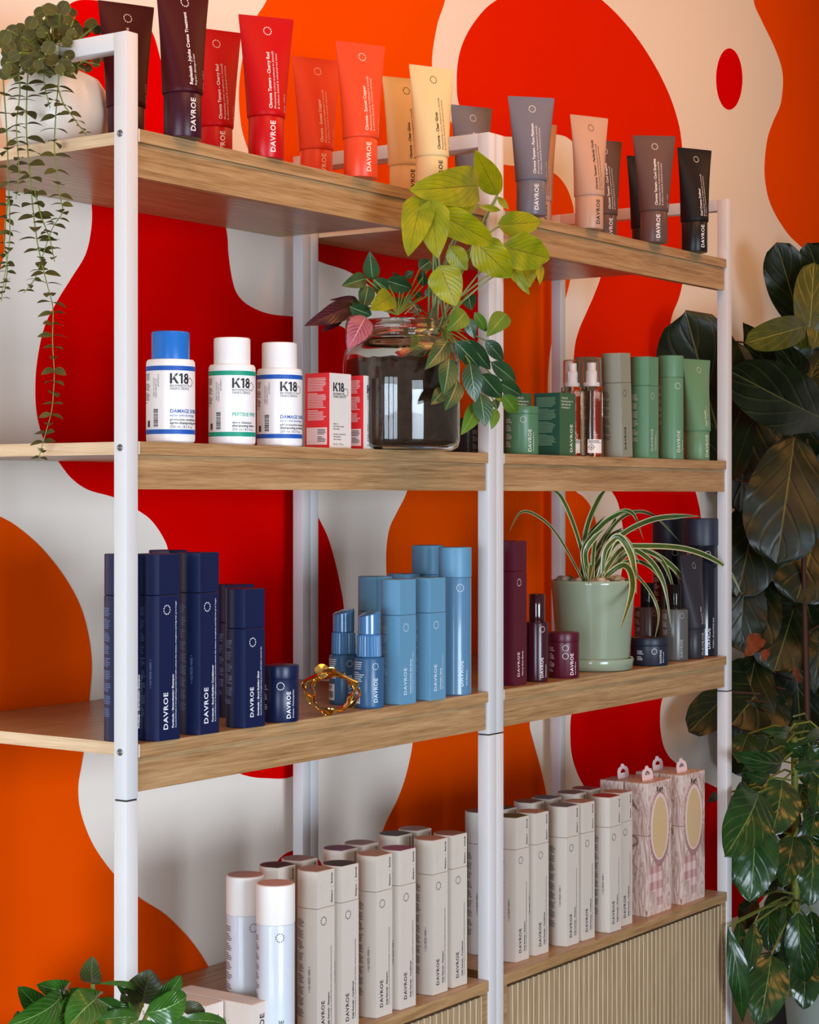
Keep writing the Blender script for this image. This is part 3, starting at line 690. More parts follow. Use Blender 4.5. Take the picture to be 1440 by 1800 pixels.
# ------------------------------------------------------------------ lower shelf, right bay
MRN = (84, 12, 36)
put_p('mb', d_bottle(MRN, .2775, (226, 206, 208), 'Murray River Blonde', '', pcol=(140, 60, 80), squeeze=False, caph=.058, rough=.34), 896, 1205.8, SD, .030, 0, 'tall maroon bottle beside the middle posts', 'bottle', None)
put_p('ms', pump((62, 20, 34), .0222, .117, .172, .0158, (222, 206, 208), 'Thermaprotect', mat('burgundy_smoked_cap', (50, 16, 22), .08, coat=.5), glossy=.22, nozzle=plastic((40, 14, 22), .3)), 944, 1199.4, SD, .023, -30, 'dark burgundy spray bottle between maroon bottle and maroon tub', 'bottle', None)
put_p('mt', tub(MRN, .0315, .0905, .018, (232, 212, 214), 'Smooth Masque', twin=True), 991, 1193, SD, .031, -32, 'maroon lidded tub in front of the sage plant pot', 'tub', None)
put_p('ht', tub((34, 38, 54), .0415, .0595, .016, (214, 216, 222), 'Matte Pomade', glossy=.4), 1142, 1171.6, SD, .0415, -32, 'flat dark navy tub right of the plant pot saucer', 'tub', None)
put_p('hs1', pump((74, 54, 50), .0295, .115, .169, .016, (170, 150, 140), '', SMOKECAP, glossy=.25, nozzle=plastic((60, 50, 50), .3)), 1138, 1158, SD, .0295, -30, 'brown pump spray bottle behind the flat navy tub', 'bottle', None)
put_p('hs2', pump((92, 92, 90), .030, .114, .168, .0155, (170, 170, 168), '', SMOKECAP, glossy=.25, nozzle=plastic((70, 70, 70), .3), sticker=False), 1186, 1162.7, SD, .03, -30, 'grey pump spray bottle between flat tub and dark tube', 'bottle', None)
put_p('htube', tubefn((48, 46, 52), (170, 170, 174), 'Texture Clay', 'Matte finish', '', .232), 1216, 1159, SD, .03, -6, 'charcoal squeeze tube in front of the dark aerosol can', 'tube', None)
hc = can((18, 20, 34), .0395, .313, .061, (216, 218, 224), 'Complete - Strong hold hair spray', rough=.12, capcol=(38, 42, 58), capR=.0405)
put_p('hc', hc, 1234, 1154, SD, .0395, -40, 'tall dark navy aerosol can next to the right white post', 'can', 'tall dark aerosol cans')
put_p('hc', hc, 1177, 1146.5, SD, .0395, -40, 'tall dark navy aerosol can behind the spider plant leaves', 'can', 'tall dark aerosol cans')

# ------------------------------------------------------------------ cabinet tops
CR = (208, 196, 182); CB = (58, 54, 54); SUBC = 'Colour protecting care enriched with native Australian extracts and wheat protein'
GC = 'cream bottles on the left cabinet'; GC2 = 'cream bottles on the right cabinet'
wc = can((208, 214, 222), .0312, .277, .062, (90, 88, 92), 'Dry Shampoo', disc=(196, 158, 152), rough=.35, capcol=(236, 230, 224))
def tops(pxc, pyc):
    d = .6215 * F_PX / (pyc - HORIZ); return at_d(pxc, HORIZ, d + .028)
p = at_d(484.5, HORIZ, 3.165); cached('wc', wc, (p.x, p.y, SCB + .0003), math.radians(-34), 'white aerosol can with pink top standing in front', 'can', 'white aerosol cans')
p = at_d(431, HORIZ, 3.235); cached('wc', wc, (p.x, p.y, SCB + .0003), math.radians(-20), 'white aerosol can with pink top, left and behind the other', 'can', 'white aerosol cans')
MAU = (160, 126, 118); BK = (36, 28, 30); PUR = (120, 56, 100); GRE = (60, 84, 66); BLU = (96, 104, 124); PNK = (150, 44, 60); BRO = (124, 100, 94)
def cream(px, py, disc, lab, grp, ti, col=CR):
    p = tops(px, py)
    cached(('cr', disc, col, ti), d_bottle(col, .2785, CB, ti, SUBC, disc=disc, caph=.061, pcol=(84, 78, 76), capprint=True, rough=.45), (p.x, p.y, SCB + .0003), math.radians(-3), lab, 'bottle', grp)
S_, C_ = 'Scalp Remedy - Shampoo', 'Daily Remedy - Conditioner'
cream(553, 1534, MAU, 'cream bottle with mauve top right beside the front white can', GC, S_)
cream(596, 1524, BK, 'cream bottle with black top in the front row', GC, C_)
cream(656, 1506.7, MAU, 'cream bottle with mauve top, third in the front row', GC, S_)
cream(698, 1496.7, PUR, 'cream bottle with purple top in the front row', GC, C_)
cream(755, 1479, MAU, 'cream bottle with mauve top, fifth in the front row', GC, S_)
cream(789.5, 1470, BRO, 'cream bottle with brown top at the right end of the left front row', GC, C_)
cream(485, 1526.7, BK, 'cream bottle with black top directly behind the white cans', GC, S_)
cream(524, 1515, MAU, 'cream bottle with mauve top in the back row before the back posts', GC, C_)
cream(596, 1496.7, PUR, 'cream bottle with purple top in the back row', GC, S_)
cream(633, 1487, MAU, 'cream bottle with mauve top behind the purple topped front bottle', GC, C_)
cream(693, 1470.7, BK, 'cream bottle with black top in the back row at centre', GC, S_)
cream(727.5, 1461.7, MAU, 'cream bottle with mauve top, rightmost of the left back row', GC, C_)
p = at_d(843, HORIZ, 3.885); cached(('cr', BRO, 'x'), d_bottle((190, 184, 176), .2785, CB, '', '', disc=BRO, caph=.061, pcol=(84, 78, 76), rough=.45), (p.x, p.y, SCB + .0003), 0, 'grey-cream bottle standing in the back behind the middle post', 'bottle', GC)
cream(900, 1439, GRE, 'cream bottle with green top at the left of the right cabinet', GC2, S_)
cream(935, 1431, MAU, 'cream bottle with mauve top next to the green topped one', GC2, C_)
cream(989, 1419.8, BLU, 'cream bottle with grey-blue top in the front row', GC2, S_)
cream(1017, 1412.8, MAU, 'cream bottle with mauve top right of the front grey-blue top', GC2, C_)
cream(1064, 1403, PNK, 'cream bottle with deep pink top in the front row', GC2, S_)
cream(1084, 1395.5, MAU, 'cream bottle with mauve top beside the pink patterned boxes', GC2, C_)
cream(880, 1424, GRE, 'cream bottle with green top in the back row by the middle post', GC2, C_)
cream(928, 1412.8, BRO, 'cream bottle with brown top in the back row', GC2, S_)
cream(959, 1406, BLU, 'cream bottle with grey-blue top in the back row', GC2, C_)
cream(1003, 1397, BRO, 'cream bottle with brown top, third in the back row', GC2, S_)
cream(1029, 1389.6, PNK, 'cream bottle with deep pink top in the back row', GC2, C_)

# patterned pink boxes
def pinkmat():
    m = bpy.data.materials.new('pink_agate_print'); m.use_nodes = True; nt = m.node_tree; b = nt.nodes['Principled BSDF']; L = nt.links.new
    tc = nt.nodes.new('ShaderNodeTexCoord'); mp = nt.nodes.new('ShaderNodeMapping'); mp.inputs['Scale'].default_value = (38, 38, 9)
    L(tc.outputs['Object'], mp.inputs[0]); n = nt.nodes.new('ShaderNodeTexNoise'); n.inputs['Scale'].default_value = .9; n.inputs['Detail'].default_value = 2.5; n.inputs['Distortion'].default_value = 1.2
    L(mp.outputs[0], n.inputs['Vector'])
    mu = nt.nodes.new('ShaderNodeMath'); mu.operation = 'MULTIPLY'; mu.inputs[1].default_value = 6.5; L(n.outputs['Fac'], mu.inputs[0])
    fr = nt.nodes.new('ShaderNodeMath'); fr.operation = 'FRACT'; L(mu.outputs[0], fr.inputs[0])
    r = nt.nodes.new('ShaderNodeValToRGB'); e = r.color_ramp.elements
    e[0].position = 0; e[0].color = lin((150, 114, 104)); e[1].position = .96; e[1].color = lin((218, 190, 176))
    for pz, c in ((.12, (218, 192, 178)), (.42, (230, 210, 198)), (.62, (204, 170, 156)), (.72, (176, 140, 130))):
        q = e.new(pz); q.color = lin(c)
    L(fr.outputs[0], r.inputs[0]); L(r.outputs[0], b.inputs['Base Color']); b.inputs['Roughness'].default_value = .4
    return m
PNKM = pinkmat()
def plaid():
    m = bpy.data.materials.new('pink_plaid_print'); m.use_nodes = True; nt = m.node_tree; b = nt.nodes['Principled BSDF']; L = nt.links.new
    tc = nt.nodes.new('ShaderNodeTexCoord'); sp = nt.nodes.new('ShaderNodeSeparateXYZ'); L(tc.outputs['Object'], sp.inputs[0])
    def st(o, k):
        a = nt.nodes.new('ShaderNodeMath'); a.operation = 'MULTIPLY'; a.inputs[1].default_value = k; L(o, a.inputs[0])
        f = nt.nodes.new('ShaderNodeMath'); f.operation = 'FRACT'; L(a.outputs[0], f.inputs[0])
        g = nt.nodes.new('ShaderNodeMath'); g.operation = 'GREATER_THAN'; g.inputs[1].default_value = .5; L(f.outputs[0], g.inputs[0]); return g.outputs[0]
    ad = nt.nodes.new('ShaderNodeMath'); ad.operation = 'ADD'; L(st(sp.outputs[0], 40), ad.inputs[0]); L(st(sp.outputs[2], 28), ad.inputs[1])
    r = nt.nodes.new('ShaderNodeValToRGB'); r.color_ramp.interpolation = 'CONSTANT'; e = r.color_ramp.elements
    e[0].color = lin((234, 206, 198)); e[1].position = .9; e[1].color = lin((186, 132, 130)); q = e.new(.3); q.color = lin((214, 170, 164))
    dv = nt.nodes.new('ShaderNodeMath'); dv.operation = 'DIVIDE'; dv.inputs[1].default_value = 2; L(ad.outputs[0], dv.inputs[0]); L(dv.outputs[0], r.inputs[0])
    L(r.outputs[0], b.inputs['Base Color']); b.inputs['Roughness'].default_value = .4; return m
PLAID = plaid()
WINM = mat('pale_gold_bristle_window', (218, 184, 138), .4, var=.05, scale=90)
TABM = mat('frosted_hang_tab', (236, 204, 202), .4)
def pinkbox():
    r = bpy.data.objects.new('gift_box', None); COL.objects.link(r); W, D, H = .11, .056, .285; zs = .173
    MB().box(0, W, 0, D, 0, zs - .0008).build('base', PNKM, r, bevel=.0006, ang=0)
    lid = MB().box(0, W, 0, D, zs, H).build('lid', PNKM, r, bevel=.0006, ang=0)
    def disc(cx, cz, rx, rz, y, m, nm, n=40, par=lid, saw=0):
        pts = [(cx + (rx + (saw if (i % 2 and math.sin(2 * PI * i / n) < .1) else 0)) * math.cos(2 * PI * i / n), y, cz + (rz + (saw if i % 2 else 0)) * math.sin(2 * PI * i / n)) for i in range(n)]
        MB().loft([[(x, 0, z) for x, _, z in pts], pts][::1]).build(nm, m, par, ang=0)
    disc(.055, .183, .0435, .079, -.0004, mat('brown_pink_scallop', (172, 128, 122), .5), 'oval_border', 72, saw=.004)
    disc(.055, .187, .042, .072, -.0006, mat('pale_pink_border', (232, 204, 196), .5), 'oval_rim', 60)
    disc(.055, .185, .034, .066, -.0008, WINM, 'oval_window')
    hp = [(.043, .105), (.067, .105), (.070, .05), (.062, .012), (.055, .006), (.048, .012), (.040, .05)]
    MB().loft([[(x, 0, z) for x, z in hp], [(x, -.0004, z) for x, z in hp]]).build('plaid_handle', PLAID, r, ang=0)
    hp = [(.008, .10), (.042, .11), (.036, .05), (.020, .05), (.006, .06)]
    MB().loft([[(x, 0, z) for x, z in hp], [(x, -.0003, z) for x, z in hp]]).build('plaid_panel', PLAID, r, ang=0)
    s = Print(lambda u, v: (u, -.0009, v)); s.text('Keri', .016, .040, .263, vert=False, bold=.02); s.build(ink((74, 50, 46)), lid)
    s = Print(lambda u, v: (-.0005, D - u, v)); s.ring(.022, .160, .012, 20, 1, .3); s.mb.add([s.m(.005, .25), s.m(.02, .25), s.m(.035, .225), s.m(.02, .235), s.m(.005, .238)], [(0, 1, 2, 3, 4)]); s.build(ink((150, 118, 112)), lid, 'side_emblem')
    # hang tab with a hanging hole
    o = [(-.02, 0), (-.02, .013), (-.015, .019), (-.008, .020), (-.004, .025), (.004, .025), (.008, .020), (.015, .019), (.02, .013), (.02, 0)]
    h = [(-.009, .009), (-.009, .012), (-.003, .016), (.003, .016), (.009, .012), (.009, .009)]; o = [(a * 1.2, b * 1.2) for a, b in o]; h = [(a * 1.2, b * 1.2) for a, b in h]
    mb = MB(); cx = W / 2
    def P3(p, y): return (cx + p[0], D * .5 + y + p[1] * .12, H + p[1])
    for y in (0, .0008):
        vs = [P3(p, y) for p in o] + [P3(p, y) for p in h]
        mb.add(vs, [(0, 1, 11, 10), (1, 2, 11), (2, 3, 12, 11), (3, 4, 12), (4, 5, 13, 12), (5, 6, 13), (6, 7, 14, 13), (7, 8, 14), (8, 9, 15, 14), (9, 0, 10, 15)])
    n = len(o)
    vs = [P3(p, 0) for p in o] + [P3(p, .0008) for p in o]; mb.add(vs, [(i, (i + 1) % n, n + (i + 1) % n, n + i) for i in range(n)])
    mb.build('hang_tab', TABM, r, ang=0)
    return r
GP = 'pink patterned brush boxes'
d1 = .899 * F_PX / (1612.5 - HORIZ); q1 = at_d(1138.5, HORIZ, d1); d3 = .899 * F_PX / (1591 - HORIZ); q3 = at_d(1199.5, HORIZ, d3)
for q, dy, lab in ((q1, 0, 'pink patterned box in front beside the cream bottles'), (q1, .060, 'pink patterned box behind the front left one'), (q3, 0, 'pink patterned box at the right in front by the post'), (q3, .060, 'pink patterned box behind the front right one')):
    cached('pink', pinkbox, (q.x, q.y + dy, SCB), 0, lab, 'box', GP)
def brushbox():
    r, b = label_box('product_box', .042, .165, .095, mat('pale_cream_card', (226, 212, 200), .5), mat('pale_cream_card', (226, 212, 200), .5))
    p = Print(lambda u, v: (u, -.0004, v)); p.text('DAVROE', .0155, .030, .012, bold=.02, space=1.1); p.build(ink(CB), b)
    q = Print(lambda u, v: (-.0004, .165 - u, v)); q.text('Scalp Remedy Brush -', .010, .03, .062, vert=False, bold=.02); q.text('to exfoliate and massage', .009, .03, .048, vert=False); q.build(ink((150, 142, 134)), b, 'side_lettering')
    return r
bz = .0965; d = (.899 - .0955) * F_PX / (1767 - HORIZ); q = at_d(443, HORIZ, d)
cached('brush', brushbox, (q.x, q.y, SCB), 0, 'cream brush carton beside the white aerosol cans', 'box', 'cream cartons on the left cabinet')
cached('brush', brushbox, (q.x - .047, q.y + .055, SCB), 0, 'cream brush carton partly behind the bottom left plant', 'box', 'cream cartons on the left cabinet')

# ------------------------------------------------------------------ leaves
SH = {
 'ovate': lambda s: math.sin(PI * s ** .75) ** .85,
 'broad': lambda s: math.sin(PI * min(1, s ** .9)) ** .58,
 'round': lambda s: math.sqrt(max(0, 1 - (2 * s - 1) ** 2)),
 'lance': lambda s: math.sin(PI * s ** .9) ** 1.0,
 'heart': lambda s: (min(1, (s / .16)) ** .5) * max(0, 1 - ((s - .16) / .84 if s > .16 else 0) ** 2.1) ** .85,
 'fiddle': lambda s: (math.sin(PI * min(1, s ** 1.05)) ** .42) * (.70 + .30 * s) * 1.08 }
CAMDIR = lambda p: (CAM - p).normalized()
def leaf(mb, B, Tp, w, shape='ovate', n=None, arch=.1, fold=.25, ruf=0, nu=12, nv=8, rs=0, tilt=0):
    B = Vector(B); Tp = Vector(Tp); ax = Tp - B; L = ax.length; d = ax / L
    n = (n or CAMDIR((B + Tp) / 2)).copy(); n = (n - d * n.dot(d)).normalized(); side = d.cross(n)
    if tilt: n, side = (n * math.cos(tilt) + side * math.sin(tilt)).normalized(), (side * math.cos(tilt) - n * math.sin(tilt)).normalized()
    f = SH[shape]; vs = []; fs = []; uvs = []
    for i in range(nu + 1):
        s = i / nu; hw = w / 2 * (f(s) if 0 < s < 1 else (0.04 if s == 0 else 0.0))
        back = (.10 * L * (1 - s / .16) if (shape == 'heart' and s < .16) else 0)
        c = B + d * L * s + n * arch * L * (4 * s * (1 - s))
        for j in range(nv + 1):
            t = 2 * j / nv - 1
            z = fold * hw * abs(t) + ruf * w * math.sin(s * 17 + t * 2 + rs) * t * t
            vs.append(c + side * hw * t + n * z - d * back * abs(t))
    for i in range(nu):
        for j in range(nv):
            a = i * (nv + 1) + j; fs.append((a, a + 1, a + nv + 2, a + nv + 1))
            uvs.append([(i / nu, j / nv), (i / nu, (j + 1) / nv), ((i + 1) / nu, (j + 1) / nv), ((i + 1) / nu, j / nv)])
    mb.add(vs, fs, uvs)
LIME = leafmat('lime_leaf', (178, 172, 10), (132, 146, 10), (120, 110, 30), K=7, slope=.5, rough=.38, mid=.025, vw=.05, quilt=.35, trans=.25)
DGL = leafmat('dark_green_leaf', (34, 62, 34), (52, 84, 46), (128, 150, 104), K=7, rough=.28, vw=.0, mid=.045, quilt=.2)
LGL = leafmat('fresh_green_leaf', (104, 140, 40), (82, 120, 36), (150, 170, 80), K=6, rough=.35, vw=.0, mid=.04, quilt=.2, trans=.2)
PPL = leafmat('burgundy_leaf', (70, 10, 28), (50, 8, 22), (96, 24, 44), K=9, rough=.35, vw=.08, mid=.04, quilt=.5)
PKL = leafmat('pink_veined_leaf', (168, 84, 100), (136, 58, 76), (206, 140, 150), K=9, rough=.35, vw=.1, mid=.04, quilt=.5, edge=((60, 22, 30), .84))
FIG = leafmat('fig_leaf', (16, 28, 9), (27, 42, 13), (96, 102, 46), K=4.5, slope=.5, rough=.36, vw=.016, mid=.02, quilt=.55)
FIG2 = leafmat('backlit_olive_leaf', (66, 78, 16), (84, 92, 24), (150, 150, 70), K=4.5, slope=.5, rough=.3, vw=.02, mid=.025, quilt=.5, trans=.15)  # olive leaves; the paler green is back-light put into the colour
RUB = leafmat('glossy_leaf', (20, 52, 18), (34, 72, 24), (96, 128, 64), K=6, slope=.4, rough=.22, vw=.02, mid=.025, quilt=.8, coat=.25)
EUC = leafmat('eucalyptus_leaf', (66, 60, 8), (84, 78, 16), (100, 100, 48), K=5, rough=.75, vw=.0, mid=.03, quilt=.1, edge=((106, 104, 48), .92))
STEMG = mat('green_stem', (120, 132, 50), .5); STEMB = mat('brown_stem', (74, 40, 26), .6); STEML = mat('pale_green_stem', (140, 150, 96), .5)
def P6(x, y): return 520 + x / 3.13, 250 + y / 3.13
def L2(mb, conv, bx, by, tx, ty, wp, sc, Y, shape='ovate', dY=0, **k):
    a = conv(bx, by); b = conv(tx, ty); B = at_Y(a[0], a[1], Y); Tp = at_Y(b[0], b[1], Y + dY)
    leaf(mb, B, Tp, wp / sc * depth(B) / F_PX, shape, **k); return B
# ---- jar with plants on the middle shelf
jd = 3.46; jc = at_d(706, HORIZ, jd); jY = jc.y
jar = empty('planted_glass_jar', (jc.x, jc.y, SB), 0, 'large clear glass jar of dark soil with lime, green and burgundy plants', 'planter')
R = .103; JH = .229
prof = [(R * .86, 0.0), (R * .97, .006), (R, .018), (R, .150), (R * .98, .170), (R * .9, .186), (R * .74, .196), (R * .64, .200), (R * .64, .206), (R * .665, .208), (R * .665, .214), (R * .64, .216), (R * .64, .226), (R * .625, .229),
        (R * .60, .229), (R * .60, .200), (R * .70, .192), (R * .86, .183), (R * .945, .168), (R * .965, .150), (R * .965, .018), (R * .92, .008), (R * .80, .004), (.001, .004)]
MB().lathe(prof, 64, cap1=False).build('glass', mat('clear_jar_glass', (250, 252, 248), .02, trans=1, ior=1.45, var=0), jar, ang=60)
sm = mat('dark_potting_soil', (58, 36, 22), .8, var=1.0, scale=75, bump=1.0, spec=.3)
rd = random.Random(11); so = MB(); seg = 48; rings = []
for r_, z in ((.80, .006), (.93, .012), (.958, .022), (.958, .05), (.956, .08), (.958, .11), (.955, .135), (.95, .152), (.7, .158), (.3, .160), (.02, .160)):
    rings.append([(R * r_ * math.cos(2 * PI * i / seg), R * r_ * math.sin(2 * PI * i / seg), z + (rd.uniform(-.006, .006) if z > .1 else 0)) for i in range(seg)])
so.loft(rings).build('soil', sm, jar, ang=60)
def toj(o): # put world-space geometry under its thing
    o.matrix_parent_inverse = Matrix.Translation(o.parent.location).inverted() if abs(o.parent.rotation_euler.z) < 1e-9 else o.parent.matrix_world.inverted()
    return o
lm = MB(); st = MB(); src = at_Y(*P6(770, 940), jY) ; src.z = SB + .215
lst = [(1005, 238, 622, 266, 190, 'broad', -.10, .12), (690, 318, 616, 632, 158, 'heart', -.12, .05), (745, 345, 780, 640, 165, 'heart', -.14, .05), (985, 285, 770, 385, 140, 'ovate', -.10, .05),
       (800, 400, 1096, 560, 150, 'heart', -.15, .05), (1110, 290, 985, 42, 120, 'ovate', -.06, .0), (1132, 455, 1352, 440, 125, 'heart', -.10, .05), (1165, 578, 1396, 640, 185, 'heart', -.14, .05),
       (1000, 560, 1186, 742, 175, 'heart', -.12, .05), (845, 575, 945, 705, 100, 'ovate', -.08, .0), (800, 700, 884, 902, 168, 'heart', -.12, .05), (1195, 700, 1288, 842, 44, 'lance', -.12, .1),
       (1345, 672, 1345, 790, 40, 'lance', -.10, .1), (1240, 680, 1290, 800, 130, 'ovate', -.06, .1), (520, 850, 408, 925, 112, 'heart', -.06, .05), (1110, 300, 1175, 372, 34, 'lance', -.06, .1), (1000, 350, 1130, 375, 34, 'lance', -.07, .1), (760, 330, 690, 350, 40, 'lance', -.05, 0)]
for i, (bx, by, tx, ty, wp, shp, dy, ar) in enumerate(lst):
    B = L2(lm, P6, bx, by, tx, ty, wp * 1.15, 3.13, jY + dy, shp, arch=ar, fold=.18, rs=i, ruf=.03, nu=16, nv=10, dY=-.02)
    if i != 14:
        s0 = src + Vector((.02 * math.sin(i), .02 * math.cos(i * 2), 0)); mid = s0.lerp(B, .55) + Vector((.0, 0, .03)) + Vector((.02 * math.sin(i * 3), 0, 0))
        st.tube([s0.lerp(mid, 0), s0.lerp(mid, .5) + Vector((0, 0, .008)), mid, mid.lerp(B, .5) + Vector((0, 0, .006)), B], .0018, 6)
        st.tube([Vector((jc.x + rd.uniform(-.03, .03), jc.y + rd.uniform(-.03, .03), SB + .13)), s0], .0024, 6)
toj(lm.build('lime_foliage', LIME, jar, ang=180, label='lime green heart shaped leaves'))
toj(st.build('stems', STEML, jar, ang=60))
dk = MB(); lt = MB(); ds = MB()
for i, (bx, by, tx, ty, wp, dy) in enumerate([(835, 1095, 710, 1252, 108, -.10), (875, 1095, 1010, 1240, 105, -.11), (945, 1085, 1072, 1252, 92, -.10), (845, 1190, 812, 1395, 115, -.12), (960, 1215, 990, 1432, 115, -.13), (815, 1365, 742, 1445, 84, -.11), (890, 1315, 820, 1478, 112, -.115), (1020, 1275, 1132, 1405, 118, -.12), (1075, 1210, 1212, 1322, 95, -.09), (1115, 1320, 1245, 1395, 85, -.09), (1015, 1385, 1042, 1568, 112, -.125), (1045, 1090, 1142, 1205, 84, -.06), (940, 965, 985, 1082, 70, -.07), (950, 835, 968, 925, 84, -.05), (1090, 1420, 1110, 1470, 50, -.1),
        (425, 758, 408, 600, 92, -.02), (385, 750, 250, 792, 88, -.03), (430, 755, 512, 812, 88, -.03), (495, 760, 642, 805, 98, -.02), (400, 790, 366, 932, 92, -.04), (300, 905, 418, 950, 90, -.05), (545, 860, 598, 925, 60, -.02), (350, 880, 280, 905, 50, -.02), (680, 700, 745, 650, 80, 0), (700, 790, 700, 700, 60, .0), (715, 850, 760, 800, 50, 0), (560, 745, 535, 715, 36, 0), (600, 745, 648, 708, 46, 0), (690, 850, 650, 820, 46, 0), (640, 905, 700, 930, 50, .02), (600, 850, 640, 880, 60, .02), (760, 650, 790, 720, 60, .02), (590, 760, 600, 730, 36, .01)]):
    B = L2(dk, P6, bx, by, tx, ty, wp, 3.13, jY + dy, 'ovate', arch=.06, fold=.22, nu=12, dY=-.01, tilt=random.uniform(-.25, .25))
    s0 = Vector(at_Y(*P6(800 if i < 15 else 560, 1020 if i < 15 else 950), jY - .05)); ds.tube([s0, s0.lerp(B, .5) + Vector((0, -.004, .004)), B], .0014, 5)
for i, (bx, by, tx, ty, wp, dy) in enumerate([(1000, 1440, 908, 1612, 98, -.11), (1100, 1465, 1076, 1582, 60, -.10), (1140, 1390, 1216, 1490, 90, -.11), (1160, 945, 1050, 1072, 112, -.09), (985, 935, 1050, 1042, 62, -.08), (935, 935, 830, 1040, 115, -.10), (1140, 1395, 1085, 1440, 46, -.1), (690, 1075, 625, 1145, 78, -.02)]):
    L2(lt, P6, bx, by, tx, ty, wp, 3.13, jY + dy, 'ovate', arch=.08, fold=.2, tilt=random.uniform(-.3, .3))
toj(dk.build('dark_foliage', DGL, jar, ang=180, label='dark green leaves with pale midribs'))
toj(lt.build('pale_foliage', LGL, jar, ang=180, label='fresh yellow-green leaves'))
toj(ds.build('fine_stems', STEMG, jar, ang=60))
pp = MB(); L2(pp, P6, 310, 900, 45, 1012, 118, 3.13, jY - .03, 'ovate', arch=.1, fold=.2, ruf=.04, nu=18); L2(pp, P6, 335, 858, 182, 868, 34, 3.13, jY - .02, 'lance', arch=.1); L2(pp, P6, 250, 960, 140, 1045, 60, 3.13, jY - .02, 'ovate')
toj(pp.build('burgundy_foliage', PPL, jar, ang=180, label='burgundy crinkled leaves'))
pk = MB(); L2(pk, P6, 385, 962, 285, 1142, 165, 3.13, jY - .09, 'ovate', arch=.12, fold=.12, ruf=.03, nu=18, nv=12)
toj(pk.build('pink_leaf', PKL, jar, ang=180, label='pink leaf with dark edge'))
rt = MB()
for k in range(5):
    a = at_Y(*P6(600 + 30 * k, 945 - (k % 2) * 20), jY - .04 + .015 * k); b = at_Y(*P6(690 - 20 * k, 930), jY - .03); c = at_Y(*P6(640 + 20 * k, 960), jY + .01 * k)
    rt.tube([a, (a + b) / 2 + Vector((0, 0, .012)), b, c], .0011, 5)
toj(rt.build('aerial_roots', mat('pale_root', (170, 140, 96), .7), jar, ang=60))

# ---- hanging plant on the top shelf
pc = at_Y(98, HORIZ, .25); hp = empty('hanging_plant', (pc.x, pc.y, SA), 0, 'white rounded pot of round leaved trailing plant at the left end of the top shelf', 'plant')
hpot = MB(); n = 56; rings = []
for k, z in ((.62, 0), (.80, .008), (.93, .03), (.985, .055), (.965, .08), (.90, .1), (.78, .116), (.60, .124), (.56, .124), (.56, .11)):
    rr = .082 * k; rings.append([(rr * (abs(math.cos(a)) ** 2.6 + abs(math.sin(a)) ** 2.6) ** (-1 / 2.6) * math.cos(a), rr * (abs(math.cos(a)) ** 2.6 + abs(math.sin(a)) ** 2.6) ** (-1 / 2.6) * math.sin(a), z) for a in [2 * PI * i / n for i in range(n)]])
po = hpot.loft(rings).build('pot', mat('white_ceramic', (232, 222, 208), .35, coat=.2), hp, ang=60); po.rotation_euler.z = math.radians(20)
hf = MB(); hs = MB(); rd = random.Random(21)
def strand(pts, X, n, sz, taper=.55):
    P = [at_X(a, b, X + dx) for (a, b), dx in zip(pts, [random.uniform(-.004, .004) for _ in pts])]
    q = []
    for i in range(len(P) - 1):
        for k in range(5): q.append(P[i].lerp(P[i + 1], k / 5))
    q.append(P[-1]); sm_ = [q[0]] + [(q[i - 1] + q[i] + q[i + 1]) / 3 for i in range(1, len(q) - 1)] + [q[-1]]
    hs.tube(sm_, [.0012 * (1 - .5 * i / len(sm_)) for i in range(len(sm_))], 6)
    for k in range(n):
        f = (k + .5) / n * (len(sm_) - 1); i = int(f); p = sm_[i].lerp(sm_[min(i + 1, len(sm_) - 1)], f - i); s_ = sz * (1 - taper * k / n)
        ang = rd.uniform(-.6, .6) + (PI / 2 if k % 3 == 1 else 0)
        for sg in (-1, 1):
            dr = Vector((math.cos(ang + TH - PI / 2) * sg, math.sin(ang + TH - PI / 2) * sg, rd.uniform(-.45, .1))).normalized()
            nn = Vector((rd.uniform(-.3, .3), rd.uniform(-.3, .3), 1)) + CAMDIR(p) * rd.uniform(0, .9)
            leaf(hf, p, p + dr * s_ * rd.uniform(.8, 1.15), s_ * rd.uniform(.55, .8), 'ovate', n=nn.normalized(), arch=.08, fold=.15, nu=7, nv=4)
strand([(4, 120), (10, 200), (14, 280), (16, 350), (18, 420), (6, 500), (2, 530)], -.035, 15, 0.0263)
strand([(52, 90), (47, 160), (46, 230), (52, 300), (58, 370), (66, 430), (80, 490), (94, 540), (92, 600), (96, 660), (92, 720), (78, 770), (66, 812)], -.032, 36, 0.0287, .35)
strand([(105, 70), (104, 130), (98, 200), (95, 260), (102, 330), (112, 372), (92, 400), (78, 440), (62, 490), (42, 515)], -.03, 24, 0.0275)
strand([(100, 150), (112, 185), (128, 205), (142, 225), (152, 238)], -.03, 6, 0.0225)
strand([(30, 100), (36, 160), (28, 220), (34, 300), (28, 350)], -.045, 11, 0.0263)
strand([(60, 330), (72, 380), (88, 420), (96, 460)], -.03, 8, 0.0225)
strand([(75, 100), (78, 150), (88, 190)], -.04, 5, 0.0250)
strand([(14, 350), (6, 420), (14, 470), (8, 512)], -.03, 9, 0.0213)
toj(hs.build('trailing_stems', STEMG, hp, ang=60)); toj(hf.build('trailing_leaves', EUC, hp, ang=180))
tf = MB(); ts = MB()
crown = at_d(100, 140, 3.06)
